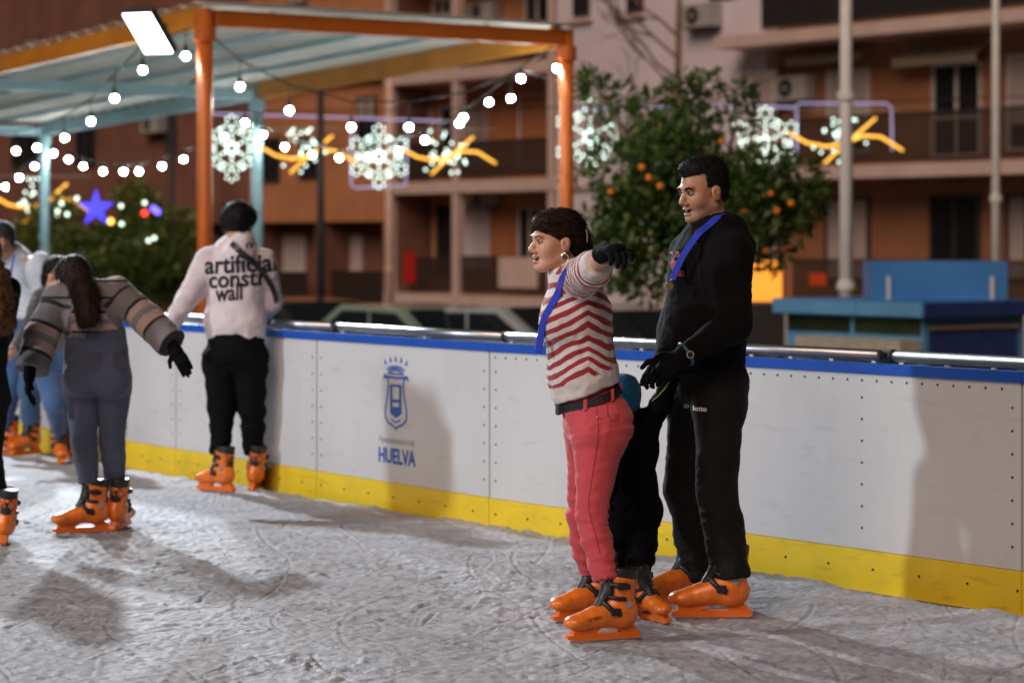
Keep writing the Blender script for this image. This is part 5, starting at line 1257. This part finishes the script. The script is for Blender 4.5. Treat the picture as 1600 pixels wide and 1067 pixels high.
q = [C(CM_(985, 660), CM_(986, 695), .065, .085, .04, (latC, 1.25)), C(CM_(986, 695), CM_(986, 778), .088, .095, .04, (latC, 1.2)), C(jc['sl'], jc['el'], .056, .05, .03), C(jc['el'], jc['wl'], .05, .042, .02), C(jc['sr'], jc['er'], .05, .04, .03), C(jc['er'], jc['wr'], .04, .032, .02)]
_, CV, CF = garment(cr0, 'jacket', q, m_cj, .006, (.006, (9, 9, 14)), seed=7)
trousers(cr0, jc, latC, m_cj, .092, .07, .058, .056, .048, CM_(990, 770), .0065, (.006, (9, 9, 22)), (), 13, 1.2, .01)
gp = [P(x, y, 9.45) for x, y in ((1027, 631), (1036, 622), (1044, 612), (1050, 600), (1053, 588))]
bv = BVHTree.FromPolygons([tuple(map(float, v)) for v in CV], [tuple(int(x) for x in f) for f in CF]); gq = []
for p in gp:
    hh = bv.ray_cast(Vector(p), Vector((0, 1, 0)), 1.0); gq.append(np.array(hh[0])-np.array((0, .004, 0)) if hh[0] is not None else np.array((p[0], 9.64, p[2])))
ribbon(cr0, 'sleeve_stripe', gq, .016, cloth('lime', (.20, .36, .04)), lambda i: np.array((.75, 0, .55)))
hand(cr0, jc['wr'], jc['wr']-jc['er'], (-.6, .2, .5), (-.5, -.6, .2), GLOVE, .66, (.5, .5, .5, .5), cuff=.04); hand(cr0, jc['wl'], (0, -.1, -1), (1, 0, 0), (0, -1, 0), GLOVE, .66, cuff=.04)
skate(cr0, (P(1016, 968, 9.60)[0], 9.60, .001), (.45, -.89), .80, 12, 0); skate(cr0, (P(962, 965, 9.72)[0], 9.72, .001), (.3, -.95), .80)
# ================================================================== SKATERS FURTHER OFF
def base_of(p): return (float(p[0]), float(p[1]), 0)
# ------------------------------------------------------------------ young man in printed white hoodie, seen from behind
def HM(px, py, Y=14.55): return P(px, py, Y)
lat = nrm((-.97, .2, 0)); r = thing('person', 'skater in white printed hooded top and black trousers facing the barrier', 'person', base_of(HM(367, 768)))
h = Head(HM(372, 356), -105, 12, 0, 1.02)
j = dict(neck=HM(370, 388), chest=HM(368, 425), belly=HM(368, 490), pelvis=HM(368, 545), sl=HM(325, 408), sr=HM(412, 408), el=HM(297, 462, 14.5), wl=HM(266, 508, 14.35), er=HM(424, 470, 14.6), wr=HM(408, 500, 14.78),
         hl=HM(345, 565), hr=HM(391, 565), kl=HM(346, 640), kr=HM(394, 640), al=P(343, 706, 14.55), ar=P(397, 706, 14.6))
make_body(r, h, j, lat, SK_F, False, .008, face=False)
make_hair(r, h, [h.e((-.012, 0, .06), (.118, .104, .094), .02), h.e((-.05, 0, .025), (.066, .09, .085), .02), h.e((.03, 0, .1), (.066, .08, .05), .02)], [lambda X, Y, Z: (lambda x, y, z: np.maximum(-.035-z, np.minimum(.04-z, x-.02)))(*h.loc(X, Y, Z))*h.s], H_BLACK, .006, .007, (28, 28, 22), 1200, .03, (0, 0, -1), 8, spread=1.2)
m_wh = cloth('white_fleece', (.66, .58, .60), .9, var=.05)
q = [C(HM(369, 392), HM(368, 425), .09, .115, .05, (lat, 1.55)), C(HM(368, 425), HM(368, 500), .125, .13, .05, (lat, 1.38)), C(HM(368, 500), HM(368, 524), .13, .125, .03, (lat, 1.42)), C(HM(374, 376, 14.52), HM(371, 400, 14.47), .072, .09, .04, (lat, 1.2)),
     C(j['sl'], j['el'], .078, .068, .04), C(j['el'], j['wl'], .068, .048, .03), C(j['sr'], j['er'], .075, .066, .04), C(j['er'], j['wr'], .066, .05, .03)]
hz2 = HM(368, 528)[2]
_, GV, GF = garment(r, 'hooded_top', q, m_wh, .008, (.007, (6, 6, 8)), [lambda X, Y, Z: hz2-Z+0*X*Y], seed=17)
ink = cloth('print_black', (.02, .018, .025), .8)
for txt, x0, x1, y0, y1, sl in (('artificial', 311, 424, 430, 400, -5), ('constr', 317, 410, 453, 429, -6), ('wall', 328, 372, 474, 447, -4), ('m', 378, 394, 388, 380, 0)):
    tv, tf_ = text_mesh(txt, 1, .022); tv, tf_ = densify(tv, tf_, .22); lo, hi = tv.min(0), tv.max(0); tv = (tv-lo)/(hi-lo)
    a, b_ = HM(x0, y0, 14.0), HM(x1, y1, 14.0)
    def tf(u, v): 
        px = x0+(x1-x0)*u; py = y0+(y1-y0)*v+sl*u; p = P(px, py, 14.2); return tuple(p)
    Wp, Fp = [], []
    bv = BVHTree.FromPolygons([tuple(map(float, v)) for v in GV], [tuple(int(x) for x in f) for f in GF]); ok = []
    for u, v in tv:
        p = Vector(tf(u, v)); hh = bv.ray_cast(p, Vector((0, 1, 0)), 1.0); ok.append(hh[0] is not None); Wp.append(np.array(hh[0])-np.array((0, .004, 0)) if hh[0] is not None else np.array(p))
    Fp = [f for f in tf_ if all(ok[i] for i in f)]
    par = list(range(len(Wp)))
    def fd(i):
        while par[i] != i: par[i] = par[par[i]]; i = par[i]
        return i
    for f in Fp: par[fd(f[1])] = fd(f[0]); par[fd(f[2])] = fd(f[0])
    parts_ = {}
    for f in Fp: parts_.setdefault(fd(f[0]), []).append(f)
    for fl in parts_.values():
        us = sorted({i for f in fl for i in f}); mp2 = {i: n for n, i in enumerate(us)}
        if len(fl) > 6: obj('printed_letter', [Wp[i] for i in us], [tuple(mp2[i] for i in f) for f in fl], ink, r)
sp_ = []
for x, y in smooth_path([(352, 380), (368, 394), (386, 410), (404, 432), (416, 455), (421, 474)], 4):
    p = P(x, y, 14.1); hh = bv.ray_cast(Vector(p), Vector((0, 1, 0)), 1.0); sp_.append(np.array(hh[0])-np.array((0, .008, 0)) if hh[0] is not None else np.array((p[0], 14.5, p[2])))
ribbon(r, 'shoulder_strap', sp_, .035, M_STRAP, lambda i: np.array((.7, 0, .7)), .004)
trousers(r, j, lat, cloth('black_jersey', (.004, .004, .005), .85, sheen=.0), .135, .105, .078, .072, .06, HM(368, 522), .009, (.007, (5, 5, 9)), (), 31, 1.32, .01)
hand(r, j['wl'], nrm(j['wl']-j['el'])+np.array((0, 0, -.2)), (1, 0, 0), (0, -1, 0), GLOVE, 1.0, cuff=.03, res=.006); hand(r, j['wr'], (-.5, .8, 0), (0, 0, -1), (-1, 0, .3), GLOVE, 1.0, res=.006)
skate(r, (P(345, 768, 14.5)[0], 14.5, .001), (-.80, .6)); skate(r, (P(397, 766, 14.6)[0], 14.6, .001), (.12, 1), 1.0, 8)

# ------------------------------------------------------------------ long-haired skater in banded pullover
def SM(px, py, Y=12.5): return P(px, py, Y)
lat = nrm((-.98, .15, 0)); r = thing('person', 'long haired skater in wide sleeved banded pullover and grey jeans with arms out', 'person', base_of(SM(150, 830)))
h = Head(SM(116, 440, 12.55), -75, 22, -6, .97)
j = dict(neck=SM(128, 462), chest=SM(138, 480), belly=SM(147, 515), pelvis=SM(151, 575), sl=SM(92, 466), sr=SM(183, 458), el=SM(66, 520, 12.45), wl=SM(48, 575, 12.35), er=SM(228, 498, 12.4), wr=SM(266, 535, 12.3),
         hl=SM(128, 605), hr=SM(178, 605), kl=SM(131, 690, 12.46), kr=SM(175, 690, 12.54), al=SM(138, 752, 12.45), ar=SM(180, 752, 12.58))
make_body(r, h, j, lat, SK_F, True, .008, face=False)
make_hair(r, h, [h.e((-.015, 0, .05), (.103, .09, .092), .02), C(h.w(-.075, 0, .03), SM(132, 458, 12.36), .07, .065, .04), C(SM(132, 458, 12.36), SM(137, 492, 12.33), .066, .062, .03), C(SM(134, 488, 12.33), SM(128, 508, 12.33), .04, .022, .02), C(SM(140, 488, 12.33), SM(145, 504, 12.33), .04, .02, .02)],
          [lambda X, Y, Z: (lambda x, y, z: np.minimum(.05-z, x-.03))(*h.loc(X, Y, Z))*h.s], H_BROWN, .006, .003, (60, 60, 14), 500, .06, (0, 0, -1), 5)
# hair band
MB().tube([h.w(.0+.01*math.cos(t), .094*math.cos(t), .045+.105*math.sin(t)) for t in np.linspace(-.2, 3.34, 18)], .008, 6).build('hair_band', cloth('band_grey', (.12, .12, .13)), r, True)
m_bd = bpy.data.materials.new('cloth_banded_knit'); m_bd.use_nodes = True; N, L = m_bd.node_tree.nodes, m_bd.node_tree.links; b = N['Principled BSDF']; b.inputs['Roughness'].default_value = .9; b.inputs['Sheen Weight'].default_value = .15
av = N.new('ShaderNodeAttribute'); av.attribute_name = 'band'; fr_ = N.new('ShaderNodeMath'); fr_.operation = 'FRACT'; L.new(av.outputs['Fac'], fr_.inputs[0]); rp = N.new('ShaderNodeValToRGB'); rp.color_ramp.interpolation = 'CONSTANT'
GR, BK, PK, LG, DG = (.17, .145, .15, 1), (.012, .012, .015, 1), (.42, .30, .27, 1), (.27, .24, .235, 1), (.20, .18, .18, 1)
e = rp.color_ramp.elements; e[0].position = 0; e[0].color = GR; e[1].position = .26; e[1].color = BK
for p_, c_ in ((.31, GR), (.54, BK), (.59, PK), (.70, DG), (.80, PK), (.93, BK), (.98, GR)): x = e.new(p_); x.color = c_
L.new(fr_.outputs[0], rp.inputs[0]); L.new(rp.outputs[0], b.inputs['Base Color']); tcn = N.new('ShaderNodeTexCoord'); nb = N.new('ShaderNodeTexNoise'); nb.inputs['Scale'].default_value = 200; L.new(tcn.outputs['Object'], nb.inputs['Vector'])
bp = N.new('ShaderNodeBump'); bp.inputs['Strength'].default_value = .4; bp.inputs['Distance'].default_value = .006; L.new(nb.outputs['Fac'], bp.inputs['Height']); L.new(bp.outputs[0], b.inputs['Normal'])
q = [C(SM(130, 462), SM(138, 482), .085, .11, .05, (lat, 1.5)), C(SM(138, 482), SM(147, 520), .115, .118, .04, (lat, 1.32)), C(j['neck'], j['sl'], .06, .075, .04), C(j['neck'], j['sr'], .06, .075, .04),
     C(j['sl'], j['el'], .078, .084, .03), C(j['el'], SM(50, 578, 12.36), .084, .086, .03, None, True), C(j['sr'], j['er'], .078, .078, .03), C(j['er'], SM(268, 537, 12.3), .078, .082, .03, None, True)]
hz3 = SM(148, 527)[2]
o, BV, BF = garment(r, 'pullover', q, m_bd, .0075, (.006, (6, 6, 7)), [lambda X, Y, Z: np.minimum(hz3-Z, .17-np.abs(X-SM(150, 0)[0]))+0*Y], seed=23)
band = (SM(0, 442)[2]-BV[:, 2])/.26
for s_, e_, w_ in (('sl', 'el', 'wl'), ('sr', 'er', 'wr')):
    ax = nrm(j[w_]-j[s_]); d = (BV-j[s_])@ax; rad = np.linalg.norm(BV-j[s_]-np.outer(d, ax), axis=1); mk = (d > .045) & (rad < .13); band[mk] = (d[mk]+.06)/.40
# the cut-off waist keeps clear of the sleeves
fattr(o, 'band', band)
m_jn = cloth('grey_denim', (.07, .08, .125), .85, var=.2, vscale=3)
_, JV, JF = trousers(r, j, lat, m_jn, .130, .092, .062, .062, .050, SM(149, 525), .008, (.0035, (5, 5, 9)), (), 3, 1.33, .01, k=.012, extra=[E(SM(130, 592, 12.42), (.1, .09, .1), .05), E(SM(175, 592, 12.42), (.1, .09, .1), .05)], name='jeans')
pk = [(-.5, .5), (.5, .5), (.5, -.25), (0, -.5), (-.5, -.25)]; m_pk2 = cloth('grey_denim_pocket', (.055, .062, .10), .85)
for px_ in (128, 170):
    tv, tf_ = densify(pk, [(0, 1, 2), (0, 2, 4), (2, 3, 4)], .12)
    W_, F_ = onto(tv, tf_, (JV, JF), lambda u, v: P(px_+24*u, 572-32*v, 12.0), (0, 1, 0), .004)
    grp = {}
    lab = list(range(len(W_)))
    for _ in range(60):
        for f in F_:
            q_ = min(lab[i] for i in f)
            for i in f: lab[i] = q_
    for f in F_: grp.setdefault(lab[f[0]], []).append(f)
    fl = max(grp.values(), key=len); us = sorted({i for f in fl for i in f}); mp2 = {i: n for n, i in enumerate(us)}
    obj('back_pocket', [W_[i] for i in us], [tuple(mp2[i] for i in f) for f in fl], m_pk2, r)
hand(r, SM(46, 584, 12.34), (-.05, -.1, -1), (1, .2, 0), (.2, -1, 0), GLOVE, 1.02, cuff=.1, res=.005)
hand(r, SM(272, 543, 12.3), (.45, -.1, -.75), (-.3, .9, 0), (-.9, -.2, -.3), GLOVE, 1.02, (.12, .1, .12, .2), cuff=.1, res=.005)
skate(r, (P(141, 830, 12.46)[0], 12.46, .001), (-.93, -.36)); skate(r, (P(183, 826, 12.58)[0], 12.58, .001), (.14, 1), 1.0, 6)

# ------------------------------------------------------------------ man in pale denim jacket, bending forward
def DM(px, py, Y=17.0): return P(px, py, Y)
lat = nrm((.55, -.83, 0)); r = thing('person', 'short haired skater in pale denim jacket and blue jeans bending forward', 'person', base_of(DM(38, 704)))
h = Head(DM(0, 378, 16.85), 20, 14, 0, 1.03)
j = dict(neck=DM(22, 405), chest=DM(36, 425), belly=DM(45, 480), pelvis=DM(44, 520), sl=DM(62, 412, 16.85), sr=DM(18, 415, 17.15), el=DM(72, 465, 16.8), wl=DM(52, 505, 16.7), er=DM(2, 470, 17.1), wr=DM(-12, 512, 17.0),
         hl=DM(52, 545, 16.95), hr=DM(30, 545, 17.08), kl=DM(46, 610, 16.85), kr=DM(14, 612, 17.0), al=DM(48, 656, 16.95), ar=DM(6, 662, 17.1))
make_body(r, h, j, lat, SK_M, False, .009, lid=.5)
make_hair(r, h, [h.e((-.016, 0, .054), (.099, .081, .088), .02), h.e((-.07, 0, .0), (.03, .055, .06), .02)], [lambda X, Y, Z: (lambda x, y, z: np.maximum(np.minimum(.075-z, x-.02), -.05-z))(*h.loc(X, Y, Z))*h.s], hair_mat('grey_black', (.03, .03, .035)), .006, .002, (60, 60, 60), 300, .012, (0, 0, -1), 2)
m_dj = cloth('pale_denim', (.48, .54, .60), .85, var=.22, vscale=5)
q = [C(DM(24, 408), DM(36, 425), .09, .12, .05, (lat, 1.5)), C(DM(36, 425), DM(46, 488), .128, .125, .05, (lat, 1.25)), C(DM(20, 396, 16.95), DM(30, 404, 16.95), .075, .08, .03), C(j['sl'], j['el'], .08, .068, .04), C(j['el'], j['wl'], .068, .05, .03), C(j['sr'], j['er'], .08, .068, .04), C(j['er'], j['wr'], .068, .05, .03)]
garment(r, 'denim_jacket', q, m_dj, .009, (.007, (7, 7, 8)), seed=5)
m_bj = cloth('blue_denim', (.05, .11, .24), .85, var=.25, vscale=4)
trousers(r, j, lat, m_bj, .13, .1, .075, .07, .065, DM(46, 500), .009, (.006, (6, 6, 9)), (), 9, 1.25, .01, name='jeans')
ribbon(r, 'medal_ribbon', smooth_path([DM(22, 398, 16.83), DM(19, 415, 16.76), DM(14, 440, 16.74)], 4), .022, LAN, out=lambda p: np.array((-.5, -.85, 0)))
for w_, e_ in (('wl', 'el'), ('wr', 'er')): hand(r, j[w_], j[w_]-j[e_], (-1, 0, 0), (0, -1, 0), SK_M, 1.0, name='hand', cuff=.02, res=.007)
skate(r, (P(46, 704, 17.0)[0], 17.0, .001), (-.5, -.86)); skate(r, (P(8, 706, 17.1)[0], 17.1, .001), (-.95, -.3))

# ------------------------------------------------------------------ skater in grey knit, mostly hidden by the banded pullover
def GM(px, py, Y=16.3): return P(px, py, Y)
lat = nrm((-.9, .4, 0)); r = thing('person', 'crouching skater in grey knit top and jeans behind the banded pullover', 'person', base_of(GM(92, 714)))
h = Head(GM(90, 432), 160, 10, 0, .98)
j = dict(neck=GM(86, 458), chest=GM(84, 485), belly=GM(86, 525), pelvis=GM(88, 560), sl=GM(64, 466), sr=GM(112, 468), el=GM(50, 505, 16.15), wl=GM(26, 542, 16.0), er=GM(124, 510), wr=GM(122, 550), hl=GM(76, 580, 16.25), hr=GM(104, 580), kl=GM(84, 628, 16.05), kr=GM(108, 640), al=GM(92, 672), ar=GM(112, 674, 16.5))
make_body(r, h, j, lat, SK_F, True, .009, face=False)
make_hair(r, h, [h.e((-.016, 0, .054), (.102, .086, .09), .02), h.e((-.08, 0, -.02), (.04, .06, .08), .02)], [lambda X, Y, Z: (lambda x, y, z: np.minimum(.05-z, x-.0))(*h.loc(X, Y, Z))*h.s], H_BLACK, .007, .002, (50, 50, 30), 200, .02, (0, 0, -1), 6)
q = [C(GM(86, 462), GM(84, 485), .085, .11, .05, (lat, 1.4)), C(GM(84, 485), GM(87, 545), .115, .118, .04, (lat, 1.25)), C(j['sl'], j['el'], .065, .056, .03), C(j['el'], j['wl'], .056, .042, .03), C(j['sr'], j['er'], .065, .056, .03), C(j['er'], j['wr'], .056, .042, .03)]
garment(r, 'knit_top', q, cloth('grey_knit', (.075, .075, .082)), .009, (.005, (7, 7, 8)), seed=6)
trousers(r, j, lat, m_bj, .12, .095, .07, .06, .05, GM(87, 545), .009, (.005, (6, 6, 9)), (), 14, 1.25, .01, name='jeans')
for w_, e_ in (('wl', 'el'), ('wr', 'er')): hand(r, j[w_], j[w_]-j[e_], (-1, 0, 0), (0, -1, 0), SK_F, .95, name='hand', cuff=.02, res=.007)
skate(r, (P(94, 714, 16.4)[0], 16.4, .001), (.25, -.97)); skate(r, (P(112, 712, 16.55)[0], 16.55, .001), (.3, -.95))

# ------------------------------------------------------------------ curly haired skater at the picture's edge
def KMn(px, py, Y=12.0): return P(px, py, Y)
lat = nrm((-.95, .3, 0)); r = thing('person', 'skater with long curly chestnut hair and black trousers gliding past', 'person', base_of(KMn(-30, 852)))
h = Head(KMn(-34, 400), -70, 5, 0, .98)
j = dict(neck=KMn(-34, 440), chest=KMn(-34, 470), belly=KMn(-34, 540), pelvis=KMn(-36, 595), sl=KMn(-88, 450), sr=KMn(14, 452, 12.15), el=KMn(-105, 520), wl=KMn(-95, 580), er=KMn(4, 520, 12.3), wr=KMn(-12, 575, 12.35), hl=KMn(-62, 620), hr=KMn(-16, 620), kl=KMn(-66, 715), kr=KMn(-18, 712), al=KMn(-70, 785), ar=KMn(-1, 790))
make_body(r, h, j, lat, SK_F, True, .009, face=False)
hq2 = [h.e((-.015, 0, .05), (.11, .1, .098), .02), C(h.w(-.06, 0, 0), KMn(-24, 500, 11.88), .085, .10, .05, ((1, 0, 0), 1.2)), C(KMn(0, 430, 11.95), KMn(8, 505, 11.92), .05, .055, .03), C(KMn(8, 500, 11.92), KMn(14, 522, 11.92), .035, .015, .02)]
make_hair(r, h, hq2, [lambda X, Y, Z: (lambda x, y, z: np.minimum(.05-z, x-.03))(*h.loc(X, Y, Z))*h.s], H_CURL, .006, .010, (34, 34, 26), 900, .05, (0, 0, -1), 9, spread=1.6)
q = [C(KMn(-34, 445), KMn(-34, 475), .085, .11, .05, (lat, 1.45)), C(KMn(-34, 475), KMn(-35, 565), .112, .12, .04, (lat, 1.28)), C(j['sl'], j['el'], .06, .05, .03), C(j['el'], j['wl'], .05, .04, .03), C(j['sr'], j['er'], .06, .05, .03), C(j['er'], j['wr'], .05, .04, .03)]
garment(r, 'black_top', q, cloth('plain_black', (.01, .01, .012), sheen=.03), .009, (.005, (7, 7, 8)), seed=16)
trousers(r, j, lat, MATS['cloth_plain_black'], .12, .095, .062, .062, .05, KMn(-35, 560), .009, (.004, (6, 6, 9)), (), 18, 1.28, .01)
for w_, e_ in (('wl', 'el'), ('wr', 'er')): hand(r, j[w_], j[w_]-j[e_], (1, 0, 0), (0, -1, 0), GLOVE, .95, cuff=.03, res=.007)
skate(r, (P(-70, 856, 12.0)[0], 12.0, .001), (-.3, .95)); skate(r, (P(5, 852, 12.0)[0], 12.0, .001), (-.15, 1), 1.0, 6)
bpy.context.view_layer.update()
